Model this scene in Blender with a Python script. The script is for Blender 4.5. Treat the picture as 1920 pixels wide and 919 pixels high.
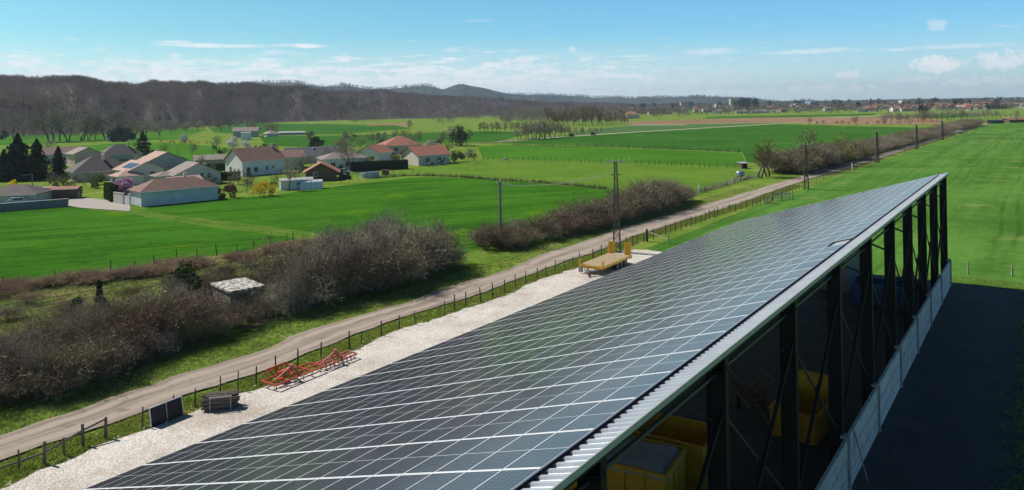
import bpy, math, random
import numpy as np
from mathutils import Vector, Matrix
for o in list(bpy.data.objects): bpy.data.objects.remove(o)
S = bpy.context.scene
COL = S.collection
rad = math.radians
# ------------------------------------------------------------------ camera
F, YH, CAM_H = 1405.0, 196.0, 17.0
RC, RS = math.cos(rad(.96)), math.sin(rad(.96))
cam_d = bpy.data.cameras.new('camera'); cam = bpy.data.objects.new('camera', cam_d); COL.objects.link(cam)
cam.matrix_world = Matrix(((RC, RS, 0, 0), (0, 0, -1, 0), (-RS, RC, 0, CAM_H), (0, 0, 0, 1)))
cam_d.sensor_width = 36; cam_d.lens = F / 1920 * 36
cam_d.shift_y = -(459.5 - YH) / 1920
cam_d.clip_start = .3; cam_d.clip_end = 40000
S.camera = cam
# ------------------------------------------------------------------ sun and sky
SUN_AZ, SUN_EL = 27, 45          # degrees in front of straight left, elevation
SUN_POWER, SKY_POWER, EXPOSURE = 5.0, .090, 0.22
sh = Vector((-math.cos(rad(SUN_AZ)), math.sin(rad(SUN_AZ)), 0)) * math.cos(rad(SUN_EL)) + Vector((0, 0, math.sin(rad(SUN_EL))))
ld = bpy.data.lights.new('sun', 'SUN'); ld.energy = SUN_POWER; ld.angle = rad(.5); ld.color = (1, .95, .87)
lo = bpy.data.objects.new('sun', ld); COL.objects.link(lo)
lo.rotation_euler = (-sh).to_track_quat('-Z', 'Y').to_euler(); lo.location = (0, 0, 100)
S.view_settings.view_transform = 'Standard'; S.view_settings.look = 'None'
S.view_settings.exposure = EXPOSURE; S.view_settings.gamma = 1; S.view_settings.use_curve_mapping = False
S.cycles.max_bounces = 6; S.cycles.transparent_max_bounces = 8; S.cycles.volume_bounces = 0
S.cycles.use_denoising = True

class NT:
    """small helper for node trees"""
    def __init__(s, tree): s.t = tree; s.n = tree.nodes; s.l = tree.links
    def node(s, kind, **kw):
        n = s.n.new(kind)
        for k, v in kw.items():
            if k == 'ins':
                for a, b in v.items():
                    if hasattr(b, 'is_output'): s.l.new(b, n.inputs[a])
                    else: n.inputs[a].default_value = b
            else: setattr(n, k, v)
        return n
    def math(s, op, a, b=None, c=None, clamp=False):
        n = s.n.new('ShaderNodeMath'); n.operation = op; n.use_clamp = clamp
        for i, x in enumerate((a, b, c)):
            if x is None: continue
            if hasattr(x, 'is_output'): s.l.new(x, n.inputs[i])
            else: n.inputs[i].default_value = x
        return n.outputs[0]
    def noise(s, vec, scale, detail=4, rough=.55, dist=0):
        n = s.node('ShaderNodeTexNoise', ins={'Scale': scale, 'Detail': detail, 'Roughness': rough, 'Distortion': dist})
        if vec is not None: s.l.new(vec, n.inputs['Vector'])
        return n.outputs[0]
    def ramp(s, fac, stops):
        n = s.n.new('ShaderNodeValToRGB'); el = n.color_ramp.elements
        while len(el) < len(stops): el.new(.5)
        for e, (p, c) in zip(el, stops): e.position = p; e.color = (*c, 1) if len(c) == 3 else c
        s.l.new(fac, n.inputs[0]); return n.outputs[0]
    def mix(s, fac, a, b, mode='MIX'):
        n = s.n.new('ShaderNodeMix'); n.data_type = 'RGBA'; n.blend_type = mode; n.clamp_factor = True
        for i, x in ((0, fac), (6, a), (7, b)):
            if hasattr(x, 'is_output'): s.l.new(x, n.inputs[i])
            elif i == 0: n.inputs[0].default_value = x
            else: n.inputs[i].default_value = (*x, 1)
        return n.outputs[2]

def smooth01(N, x, a, b):
    n = N.node('ShaderNodeMapRange', interpolation_type='SMOOTHSTEP', ins={0: x, 1: a, 2: b, 3: 0.0, 4: 1.0})
    return n.outputs[0]

def build_world():
    w = bpy.data.worlds.new('World'); S.world = w; w.use_nodes = True
    N = NT(w.node_tree); N.n.clear()
    sky = N.node('ShaderNodeTexSky', sky_type='NISHITA', sun_disc=False, sun_elevation=rad(SUN_EL),
                 sun_rotation=math.atan2(sh.x, sh.y), altitude=400, air_density=.8, dust_density=.9, ozone_density=2.0)
    d = N.node('ShaderNodeTexCoord').outputs['Generated']
    sp = N.node('ShaderNodeSeparateXYZ', ins={0: d})
    az = N.math('ARCTAN2', sp.outputs[0], sp.outputs[1]); el = N.math('ARCSINE', sp.outputs[2])
    v1 = N.node('ShaderNodeCombineXYZ', ins={0: N.math('MULTIPLY', az, 9), 1: N.math('MULTIPLY', el, 60), 2: 0.0}).outputs[0]
    n1 = N.noise(v1, 2.2, 6, .6, .3)
    v2 = N.node('ShaderNodeCombineXYZ', ins={0: N.math('MULTIPLY', az, 60), 1: N.math('MULTIPLY', el, 75), 2: 3.0}).outputs[0]
    n2 = N.noise(v2, 1.3, 6, .6, .2)
    # the thin white veil that thickens to streaks low over the hills
    band = N.math('MULTIPLY', smooth01(N, el, .10, .02), N.math('SUBTRACT', 1.0, smooth01(N, az, -.05, .45)))
    veil = N.math('MULTIPLY', smooth01(N, N.math('ADD', n1, N.math('MULTIPLY', band, .38)), .56, .86), N.math('MULTIPLY', smooth01(N, el, .115, .06), .97))
    cir = N.math('MAXIMUM', N.math('MULTIPLY', smooth01(N, n1, .52, .80), N.math('MULTIPLY', smooth01(N, el, .13, .03), .55)), N.math('MULTIPLY', smooth01(N, el, .10, .0), N.math('SUBTRACT', .85, N.math('MULTIPLY', smooth01(N, az, .0, .5), .35))))
    tot = N.math('MAXIMUM', veil, cir)
    clouds = [  # px, py, rx, ry, amount, puffy
        (320, 78, 40, 4, .9, 0), (400, 85, 110, 5, .95, 0), (470, 88, 60, 4, .8, 0), (575, 86, 70, 5, 1, 0), (1020, 113, 40, 6, .55, 0), (945, 111, 18, 4, .8, 0), (1180, 106, 80, 4, .6, 0),
        (1330, 97, 75, 10, .7, 0), (1520, 97, 110, 7, .7, 0), (1800, 87, 150, 6, .7, 0), (1100, 110, 16, 8, .6, 1), (1076, 92, 12, 6, .6, 1),
        (1757, 122, 48, 18, 1, 1), (1885, 112, 50, 20, .85, 1), (1590, 138, 24, 12, .8, 1), (1755, 48, 20, 12, .4, 1), (1860, 153, 110, 10, .8, 1),
        (1715, 151, 50, 10, .7, 1), (1550, 165, 130, 9, .75, 1), (1380, 171, 110, 7, .75, 1), (1230, 136, 20, 5, .5, 1), (1120, 143, 20, 5, .5, 1),
        (1320, 118, 110, 8, .3, 0), (900, 39, 30, 4, .3, 0), (1700, 165, 160, 12, .5, 1), (700, 133, 220, 7, .7, 0), (300, 120, 260, 9, .75, 0), (100, 130, 220, 10, .7, 0), (800, 153, 330, 9, .85, 0), (330, 146, 60, 8, .9, 1)]
    for px, py, rx, ry, amp, puff in clouds:
        a0 = math.atan((px - 960) / F); e0 = math.atan((YH - .01675 * (px - 960) - py) / math.hypot(F, px - 960))
        qa = N.math('DIVIDE', N.math('SUBTRACT', az, a0), rx / F); qe = N.math('DIVIDE', N.math('SUBTRACT', el, e0), ry / F)
        r = N.math('ADD', N.math('MULTIPLY', qa, qa), N.math('MULTIPLY', qe, qe))
        m = N.math('ADD', N.math('SUBTRACT', 1.0, r), N.math('MULTIPLY', N.math('SUBTRACT', n2 if puff else n1, .5), 3.2 if puff else 2.6))
        tot = N.math('MAXIMUM', tot, N.math('MULTIPLY', smooth01(N, m, -.1, .9 if puff else 1.3), amp))
    tint = N.mix(1.0, sky.outputs[0], (.74, 1.12, 1.10), 'MULTIPLY')
    tint = N.mix(1.0, tint, N.mix(smooth01(N, az, -.5, .6), (.84, .96, .92), (1.08, 1.28, 1.44)), 'MULTIPLY')
    # unseen upper sky darkened to a deep blue, cutting ambient fill to deepen shadows
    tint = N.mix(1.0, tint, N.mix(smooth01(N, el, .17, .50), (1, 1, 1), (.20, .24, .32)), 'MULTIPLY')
    tint = N.mix(1.0, tint, N.mix(smooth01(N, el, .02, .16), (1, 1, 1), (.88, .97, 1.02)), 'MULTIPLY')
    shade = N.mix(smooth01(N, n2, .30, .55), (7.2, 8.1, 8.9), (8.6, 9.1, 9.5))
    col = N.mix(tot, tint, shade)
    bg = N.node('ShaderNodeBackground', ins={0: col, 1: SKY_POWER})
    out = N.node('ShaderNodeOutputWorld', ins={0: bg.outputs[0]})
build_world()

# ------------------------------------------------------------------ helpers
def gp(px, py, z=0.0):
    dx, dy = px - 960, py - YH
    xr = dx * RC - dy * RS; yr = dx * RS + dy * RC
    D = (CAM_H - z) * F / yr
    return Vector((xr * D / F, D, z))
def pz(px, py, D):
    """height and x of the point seen at px,py at depth D"""
    dx, dy = px - 960, py - YH
    return (dx * RC - dy * RS) * D / F, CAM_H - (dx * RS + dy * RC) * D / F

def tag(o, label=None, cat=None, group=None, kind=None):
    if label: o['label'] = label
    if cat: o['category'] = cat
    if group: o['group'] = group
    if kind: o['kind'] = kind
    return o
def empty(name, loc=(0, 0, 0), rz=0.0, label=None, cat=None, group=None):
    o = bpy.data.objects.new(name, None); COL.objects.link(o)
    o.location = loc; o.rotation_euler = (0, 0, rz); o.empty_display_size = .2
    return tag(o, label, cat, group)
def copy_tree(o, parent=None):
    c = o.copy(); COL.objects.link(c)
    if parent: c.parent = parent
    for ch in list(o.children): copy_tree(ch, c)
    return c

class MB:
    def __init__(s): s.v = []; s.f = []; s.m = []; s.uv = {}
    def add(s, verts, faces, mi=0):
        b = len(s.v); s.v += [tuple(p) for p in verts]
        for f in faces: s.f.append([b + i for i in f]); s.m.append(mi)
        return s
    def box(s, c, size, rz=0.0, mi=0, rot=None):
        hx, hy, hz = (q / 2 for q in size); M = rot or Matrix.Rotation(rz, 3, 'Z'); c = Vector(c)
        vs = [c + M @ Vector((x * hx, y * hy, z * hz)) for z in (-1, 1) for y in (-1, 1) for x in (-1, 1)]
        return s.add(vs, [(0, 2, 3, 1), (4, 5, 7, 6), (0, 1, 5, 4), (2, 6, 7, 3), (0, 4, 6, 2), (1, 3, 7, 5)], mi)
    def bar(s, p0, p1, w, h=None, mi=0, up=(0, 0, 1)):
        p0, p1 = Vector(p0), Vector(p1); d = p1 - p0; h = h or w
        if d.length < 1e-6: return s
        x = d.normalized(); u = Vector(up)
        if abs(x.dot(u)) > .98: u = Vector((1, 0, 0))
        y = u.cross(x).normalized(); z = x.cross(y)
        M = Matrix((x, y, z)).transposed()
        return s.box((p0 + p1) / 2, (d.length, w, h), rot=M, mi=mi)
    def cyl(s, p0, p1, r0, r1=None, n=8, mi=0, caps=True):
        p0, p1 = Vector(p0), Vector(p1); r1 = r0 if r1 is None else r1
        x = (p1 - p0).normalized(); u = Vector((0, 0, 1)) if abs(x.z) < .9 else Vector((1, 0, 0))
        y = u.cross(x).normalized(); z = x.cross(y); vs = []
        for p, r in ((p0, r0), (p1, r1)):
            for i in range(n):
                a = 2 * math.pi * i / n; vs.append(p + y * (r * math.cos(a)) + z * (r * math.sin(a)))
        fs = [(i, (i + 1) % n, n + (i + 1) % n, n + i) for i in range(n)]
        if caps: fs += [tuple(range(n - 1, -1, -1)), tuple(range(n, 2 * n))]
        return s.add(vs, fs, mi)
    def tube(s, pts, r, n=6, mi=0):
        for a, b in zip(pts[:-1], pts[1:]): s.cyl(a, b, r, r, n, mi)
        return s
    def prism(s, poly, z0, z1, mi=0):
        n = len(poly); vs = [(p[0], p[1], z0) for p in poly] + [(p[0], p[1], z1) for p in poly]
        return s.add(vs, [tuple(range(n - 1, -1, -1)), tuple(range(n, 2 * n))] + [(i, (i + 1) % n, n + (i + 1) % n, n + i) for i in range(n)], mi)
    def ball(s, c, r, mi=0, sq=(1, 1, 1), nu=10, nv=6):
        vs = []; fs = []
        for j in range(nv + 1):
            ph = math.pi * j / nv
            for i in range(nu):
                a = 2 * math.pi * i / nu
                vs.append((c[0] + r * sq[0] * math.sin(ph) * math.cos(a), c[1] + r * sq[1] * math.sin(ph) * math.sin(a), c[2] + r * sq[2] * math.cos(ph)))
        for j in range(nv):
            for i in range(nu): fs.append((j * nu + i, (j + 1) * nu + i, (j + 1) * nu + (i + 1) % nu, j * nu + (i + 1) % nu))
        return s.add(vs, fs, mi)
    def build(s, name, mats, parent=None, smooth=False, loc=None):
        if not isinstance(mats, (list, tuple)): mats = [mats]
        me = bpy.data.meshes.new(name); me.from_pydata(s.v, [], s.f)
        for m in mats: me.materials.append(m)
        if len(mats) > 1: me.polygons.foreach_set('material_index', s.m)
        if smooth: me.polygons.foreach_set('use_smooth', [True] * len(s.f))
        o = bpy.data.objects.new(name, me); COL.objects.link(o)
        if parent: o.parent = parent
        if loc is not None: o.location = loc
        return o

def tri_mesh(name, V, T, mat, parent=None, quads=False):
    """fast mesh from numpy arrays"""
    me = bpy.data.meshes.new(name); k = 4 if quads else 3
    V = np.ascontiguousarray(V, dtype=np.float32); T = np.ascontiguousarray(T, dtype=np.int32)
    me.vertices.add(len(V)); me.vertices.foreach_set('co', V.ravel())
    me.loops.add(T.size); me.loops.foreach_set('vertex_index', T.ravel())
    me.polygons.add(len(T)); me.polygons.foreach_set('loop_start', np.arange(0, T.size, k, dtype=np.int32))
    me.update(calc_edges=True); me.validate()
    for m in (mat if isinstance(mat, (list, tuple)) else [mat]): me.materials.append(m)
    o = bpy.data.objects.new(name, me); COL.objects.link(o)
    if parent: o.parent = parent
    return o

# ------------------------------------------------------------------ materials
MATS = {}
def mat(name, c1, c2=None, scale=3.0, rough=.8, metal=0.0, bump=0.0, bscale=None, spread=.25, coord='Object', stretch=None, vary=0.0, spec=None, detail=5, third=None, trans=0.0):
    """noise-mixed surface; vary = random lightness from object to object"""
    if name in MATS: return MATS[name]
    m = bpy.data.materials.new(name); m.use_nodes = True; N = NT(m.node_tree); N.n.clear()
    if coord == 'World': vec = N.node('ShaderNodeNewGeometry').outputs['Position']
    else: vec = N.node('ShaderNodeTexCoord').outputs[coord]
    if stretch:
        vec = N.node('ShaderNodeMapping', ins={0: vec, 'Rotation': (0, 0, stretch[1]), 'Scale': stretch[0]}).outputs[0]
    col = None
    if c2 is None: c2 = tuple(x * .72 for x in c1)
    f = N.noise(vec, scale, detail, .6)
    col = N.ramp(f, [(.5 - spread, c2), (.5 + spread, c1)])
    if third:   # (colour, scale, threshold)
        g = N.noise(vec, third[1], 4, .6)
        col = N.mix(smooth01(N, g, third[2], third[2] + .14), col, third[0])
    if vary:
        r = N.node('ShaderNodeObjectInfo').outputs['Random']
        k = N.math('ADD', N.math('MULTIPLY', r, 2 * vary), 1 - vary)
        hs = N.node('ShaderNodeHueSaturation', ins={'Hue': N.math('ADD', N.math('MULTIPLY', r, .03), .485), 'Value': k, 'Color': col}); col = hs.outputs[0]
    b = N.node('ShaderNodeBsdfPrincipled', ins={'Base Color': col, 'Roughness': rough, 'Metallic': metal})
    if spec is not None: b.inputs['Specular IOR Level'].default_value = spec
    if bump:
        h = N.noise(vec, bscale or scale * 4, 6, .65)
        bp = N.node('ShaderNodeBump', ins={'Strength': bump, 'Distance': .05, 'Height': h}); N.l.new(bp.outputs[0], b.inputs['Normal'])
    N.node('ShaderNodeOutputMaterial', ins={0: b.outputs[0]})
    MATS[name] = m; return m

def leafmat(name, c1, c2, scale=.6, trans=.25, island=.35, rough=.7):
    """foliage and twigs: noise over the plant, random from leaf to leaf"""
    if name in MATS: return MATS[name]
    m = bpy.data.materials.new(name); m.use_nodes = True; N = NT(m.node_tree); N.n.clear()
    geo = N.node('ShaderNodeNewGeometry')
    f = N.noise(geo.outputs['Position'], scale, 3, .6)
    f = N.math('ADD', N.math('MULTIPLY', f, 1 - island), N.math('MULTIPLY', geo.outputs['Random Per Island'], island))
    col = N.ramp(f, [(.25, c2), (.72, c1)])
    r = N.node('ShaderNodeObjectInfo').outputs['Random']
    col = N.node('ShaderNodeHueSaturation', ins={'Hue': N.math('ADD', N.math('MULTIPLY', r, .04), .48), 'Value': N.math('ADD', N.math('MULTIPLY', r, .5), .75), 'Color': col}).outputs[0]
    b = N.node('ShaderNodeBsdfDiffuse', ins={0: col}); out = b.outputs[0]
    if trans:
        t = N.node('ShaderNodeBsdfTranslucent', ins={0: col})
        out = N.node('ShaderNodeMixShader', ins={0: trans, 1: b.outputs[0], 2: t.outputs[0]}).outputs[0]
    N.node('ShaderNodeOutputMaterial', ins={0: out}); MATS[name] = m; return m

def fieldmat(name, c1, c2, ang, line=.5, period=3.0, c3=None, patch=.02, fine=.9, tufty=0.0, tram=0.0, gap=16.0):
    """crop or grass: large soft patches, fine drill lines at an angle, speckle"""
    if name in MATS: return MATS[name]
    m = bpy.data.materials.new(name); m.use_nodes = True; N = NT(m.node_tree); N.n.clear()
    P = N.node('ShaderNodeNewGeometry').outputs['Position']
    big = N.noise(P, patch, 4, .6, .4)
    st = N.node('ShaderNodeMapping', vector_type='TEXTURE', ins={0: P, 'Rotation': (0, 0, ang), 'Scale': (80.0, period, 1)}).outputs[0]
    ln = N.noise(st, 1.0, 4, .7)
    sp = N.noise(P, fine, 5, .7)
    f = N.math('ADD', N.math('MULTIPLY', big, 1.0), N.math('MULTIPLY', N.math('SUBTRACT', ln, .5), line))
    f = N.math('ADD', f, N.math('MULTIPLY', N.math('SUBTRACT', sp, .5), .75))
    f = N.math('ADD', f, N.math('MULTIPLY', N.math('SUBTRACT', N.noise(P, .16, 4, .65, .4), .5), .45))
    col = N.ramp(f, [(.28, c2), (.68, c1)])
    if c3: col = N.mix(smooth01(N, N.noise(P, patch * 3.1, 5, .65, .5), .56, .70), col, c3)
    if tram:   # pairs of tractor wheel lines pressed into the crop
        rt = N.node('ShaderNodeMapping', vector_type='TEXTURE', ins={0: P, 'Rotation': (0, 0, ang)}).outputs[0]
        yy = N.math('ADD', N.node('ShaderNodeSeparateXYZ', ins={0: rt}).outputs[1], N.math('MULTIPLY', N.noise(P, .03, 2), 3.0))
        fr = N.math('MULTIPLY', N.math('FRACT', N.math('DIVIDE', yy, gap)), gap)
        dd = N.math('ABSOLUTE', N.math('SUBTRACT', N.math('ABSOLUTE', N.math('SUBTRACT', fr, gap / 2)), .95))
        col = N.mix(N.math('MULTIPLY', smooth01(N, dd, .42, .12), N.math('MULTIPLY', smooth01(N, N.noise(P, .05, 3), .3, .6), tram)), col, tuple(x * .45 for x in c2))
    bp = N.node('ShaderNodeBump', ins={'Strength': .6, 'Distance': .12 + tufty, 'Height': N.noise(P, 2.5, 6, .75)})
    b = N.node('ShaderNodeBsdfDiffuse', ins={0: col, 'Normal': bp.outputs[0]})
    N.node('ShaderNodeOutputMaterial', ins={0: b.outputs[0]}); MATS[name] = m; return m

def haze_volume(density=5.0e-5):
    m = bpy.data.materials.new('haze_air'); m.use_nodes = True; N = NT(m.node_tree); N.n.clear()
    v = N.node('ShaderNodeVolumePrincipled', ins={'Color': (.68, .83, 1.0, 1), 'Density': density, 'Anisotropy': .2})
    o = N.n.new('ShaderNodeOutputMaterial'); N.l.new(v.outputs[0], o.inputs['Volume'])
    b = MB().box((0, 4300, 96), (15000, 9400, 196)).build('haze', m)
    tag(b, kind='stuff', label='thin bluish air over the whole valley'); return b

ROAD_A = rad(54.57)
# ================================================================== SETTING
rng = np.random.default_rng(7); R = random.Random(11)
LV = [0.010]
def jagged(pts, amp, step):
    """resample a world polyline and wobble it"""
    out = []
    for a, b in zip(pts[:-1], pts[1:]):
        n = max(1, int((b - a).length / step)); d = (b - a)
        nrm = Vector((-d.y, d.x, 0)).normalized()
        for i in range(n): out.append(a + d * (i / n) + nrm * (R.uniform(-amp, amp) if (i or out) else 0))
    out.append(pts[-1]); return out
def sheet(name, pts, m, jit=0.0, step=2.0, z=None):
    """a flat piece of ground from world points"""
    P = [Vector((p[0], p[1], 0)) for p in pts]
    if jit: P = jagged(P + [P[0]], jit, step)[:-1]
    if z is None: z = LV[0]; LV[0] += .004
    import mathutils
    tris = mathutils.geometry.tessellate_polygon([P])
    o = MB().add([(p.x, p.y, z) for p in P], [t for t in tris]).build(name, m)
    for pl in o.data.polygons:
        if pl.normal.z < 0: pl.flip()
    tag(o, kind='structure'); return o
def psheet(name, pxs, m, **k): return sheet(name, [gp(*p) for p in pxs], m, **k)

# base ground
g_base = fieldmat('rough_grass', (.185, .265, .045), (.085, .160, .020), ROAD_A, .3, 4, c3=(.30, .27, .10), patch=.10, fine=1.6, tufty=.05)
gv = []; gf = []
xs = [-7400, -3000, -1200, -500, -200, 0, 200, 500, 1200, 3000, 7400]; ys = [-380, -60, 0, 60, 150, 400, 1000, 2500, 5000, 8800]
for y in ys:
    for x in xs: gv.append((x, y, 0))
for j in range(len(ys) - 1):
    for i in range(len(xs) - 1): a = j * len(xs) + i; gf.append((a, a + 1, a + 1 + len(xs), a + len(xs)))
tag(MB().add(gv, gf).build('ground', g_base), kind='structure')

M_WHEAT = fieldmat('young_wheat', (.056, .170, .014), (.024, .092, .008), rad(20), .9, 1.6, c3=(.082, .180, .010), patch=.022, tram=.75)
M_WHEAT2 = fieldmat('young_wheat_far', (.050, .150, .020), (.026, .098, .012), rad(12), .7, 5, c3=(.075, .165, .025), patch=.012, fine=.3, tram=.5, gap=24)
M_PAD = fieldmat('paddock_grass', (.130, .225, .030), (.080, .165, .020), rad(5), .3, 6, c3=(.14, .20, .045), patch=.05, fine=.6)
M_PASTURE = fieldmat('pasture_grass', (.070, .190, .018), (.046, .140, .012), rad(5), .4, 5, patch=.03, fine=.6)
M_MEADOW = fieldmat('meadow_grass', (.100, .225, .040), (.050, .135, .020), ROAD_A, .95, 3.0, c3=(.155, .225, .055), patch=.035, fine=.8, tram=.35, gap=11)
M_GREY = fieldmat('grey_green_field', (.085, .165, .055), (.06, .13, .04), rad(5), .4, 8, patch=.01, fine=.2)
M_TAN = fieldmat('ploughed_soil', (.30, .20, .12), (.21, .135, .08), rad(4), .6, 6, patch=.01, fine=.2)
M_PALE = mat('pale_lane', (.42, .40, .34), (.30, .29, .23), .3, coord='World')
M_LANE = fieldmat('lane_grass', (.115, .20, .030), (.060, .14, .016), rad(-30), 1.0, 1.0, c3=(.16, .18, .06), patch=.15)
M_ROUGH = fieldmat('bramble_ground', (.20, .19, .075), (.075, .145, .028), ROAD_A, .6, 2.5, c3=(.16, .10, .07), patch=.16, fine=1.5, tufty=.08)

psheet('field_wheat_near', [(-300, 424), (0, 399), (128, 387), (155, 391), (240, 400), (300, 411), (400, 426), (500, 438), (562, 447), (500, 463), (440, 475), (332, 490), (264, 507), (205, 510), (62, 528), (0, 539), (-300, 600)], M_WHEAT, jit=.25, step=3)
psheet('lane_to_houses', [(128, 387), (185, 384), (265, 389), (300, 401), (400, 413), (500, 425), (590, 436), (562, 448), (500, 438), (400, 426), (300, 411), (240, 400)], M_LANE, jit=.2)
psheet('field_wheat_middle', [(275, 394), (268, 389), (407, 375), (520, 365), (600, 354), (700, 341), (780, 332), (860, 333), (1000, 343), (1140, 355), (1200, 352), (1150, 372), (1060, 400), (960, 436), (900, 462), (870, 478), (700, 452), (620, 450), (590, 436), (500, 425), (400, 413), (300, 401)], M_WHEAT, jit=.25, step=3)
psheet('field_rough_strip', [(-300, 600), (0, 539), (62, 528), (205, 510), (264, 507), (332, 490), (440, 475), (500, 463), (562, 448), (620, 452), (700, 470), (640, 560), (300, 680), (0, 770), (-300, 860)], M_ROUGH, jit=.3)
psheet('field_paddock', [(690, 339), (720, 322), (780, 317), (850, 306), (905, 299), (1000, 301), (1200, 307), (1392, 315), (1428, 326), (1420, 335), (1320, 362), (1290, 366), (1200, 362), (1140, 353), (1000, 341), (860, 331), (780, 330)], M_PAD)
psheet('field_pasture', [(905, 298), (896, 277), (935, 271), (1100, 275), (1390, 287), (1402, 314), (1200, 306), (1000, 300)], M_PASTURE)
psheet('field_wheat_far', [(935, 269), (905, 271), (1040, 259), (1180, 249.5), (1300, 242.5), (1460, 233), (1560, 236), (1740, 240), (1720, 252), (1610, 294), (1500, 306), (1400, 304), (1392, 285), (1100, 273)], M_WHEAT2)
psheet('field_grey_green', [(1050, 255), (1110, 243), (1180, 236), (1290, 234), (1460, 230.5), (1300, 240.5), (1180, 247.5)], M_GREY)
psheet('field_ploughed', [(1180, 234), (1172, 229), (1320, 223.5), (1460, 220.5), (1600, 219.5), (1700, 220), (1770, 224), (1765, 233), (1560, 234), (1460, 229.5), (1290, 233)], M_TAN)
psheet('field_strip_green', [(1320, 222.5), (1330, 219), (1500, 216), (1640, 213), (1640, 216), (1500, 219.5)], M_WHEAT2)
psheet('field_far_green', [(1640, 220), (1700, 214), (1830, 211), (1840, 218), (1770, 222)], M_WHEAT2)
psheet('field_green_behind_houses', [(60, 305), (95, 277), (250, 267), (340, 269), (430, 278), (520, 288), (520, 296), (300, 306)], M_PASTURE)
psheet('field_wheat_at_hill_foot', [(392, 240), (470, 231), (600, 232.5), (740, 235), (770, 241), (640, 252), (480, 253), (400, 248)], M_WHEAT2)
psheet('field_green_left', [(-50, 275), (-50, 250), (120, 247), (330, 240), (390, 243), (330, 262), (110, 268)], M_PASTURE)
psheet('field_soil_left', [(690, 235.5), (680, 232.5), (760, 231), (770, 238), (740, 235)], M_TAN)
psheet('field_green_centre', [(485, 256), (640, 254), (800, 250), (920, 246), (1000, 249), (930, 266), (760, 269), (640, 276), (500, 274)], M_WHEAT2)
def strip(name, pxs, width, m):
    P = [gp(*p) for p in pxs]; L = []; Rr = []
    for i, p in enumerate(P):
        d = P[min(i + 1, len(P) - 1)] - P[max(i - 1, 0)]; n = Vector((-d.y, d.x, 0)).normalized() * width / 2
        L.append(p + n); Rr.append(p - n)
    return sheet(name, L + Rr[::-1], m)
strip('road_far_lane', [(930, 266), (1040, 258), (1180, 248.5), (1300, 241.5), (1460, 231.8), (1530, 230)], 4.5, M_PALE)
strip('road_far_crossing', [(1330, 231.5), (1430, 230.5), (1530, 229.5), (1560, 229)], 5, M_PALE)
strip('road_far_white', [(1180, 234.6), (1230, 234.9), (1285, 234.7)], 9, M_PALE)
strip('road_to_town', [(1560, 221.5), (1650, 217), (1760, 212.5), (1800, 211)], 9, M_PALE)
psheet('path_driveway', [(128, 387), (130, 372), (150, 370), (215, 378), (245, 385), (243, 397), (155, 391)], mat('driveway_grit', (.36, .32, .28), (.27, .24, .21), .8, coord='World', bump=.3))
psheet('meadow_right', [(1180, 482), (1205, 470), (1300, 434), (1350, 413), (1440, 381), (1517, 351), (1588, 326), (1644, 307), (1720, 280), (1770, 264), (1838, 240), (1890, 222), (2100, 214), (2700, 240), (2700, 640), (1925, 556), (1781, 536), (1600, 700)], M_MEADOW)

# gravel track with wheel ruts (u across, v along)
road_l = [(0, 819), (73, 795), (152, 770), (206, 749), (279, 728), (328, 707), (395, 692), (500, 658), (542, 632), (657, 598), (757, 572), (820, 546), (950, 508), (1008, 481), (1094, 454), (1164, 429), (1231, 411), (1350, 376), (1400, 361), (1497, 333), (1547, 315), (1611, 299), (1694, 277), (1764, 253), (1835, 235.5), (1868, 226), (1896, 217.5)]
road_r = [(0, 869), (91, 834), (170, 812), (249, 783), (334, 749), (431, 719), (500, 697), (598, 656), (746, 600), (887, 558), (950, 533), (1020, 505), (1109, 477), (1185, 445), (1350, 394), (1400, 377), (1517, 336), (1588, 317), (1644, 300), (1720, 275), (1770, 258.5), (1838, 237.2), (1874, 226.5), (1900, 218)]
EU, NU = Vector((math.cos(ROAD_A), math.sin(ROAD_A), 0)), Vector((-math.sin(ROAD_A), math.cos(ROAD_A), 0))
def en(p): return p.dot(EU), p.dot(NU)
Lw = np.array([en(gp(*p)) for p in road_l]); Rw = np.array([en(gp(*p)) for p in road_r])
def road_edges(s):
    l = np.interp(s, Lw[:, 0], Lw[:, 1]); r = np.interp(s, Rw[:, 0], Rw[:, 1])
    return l, r
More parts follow.
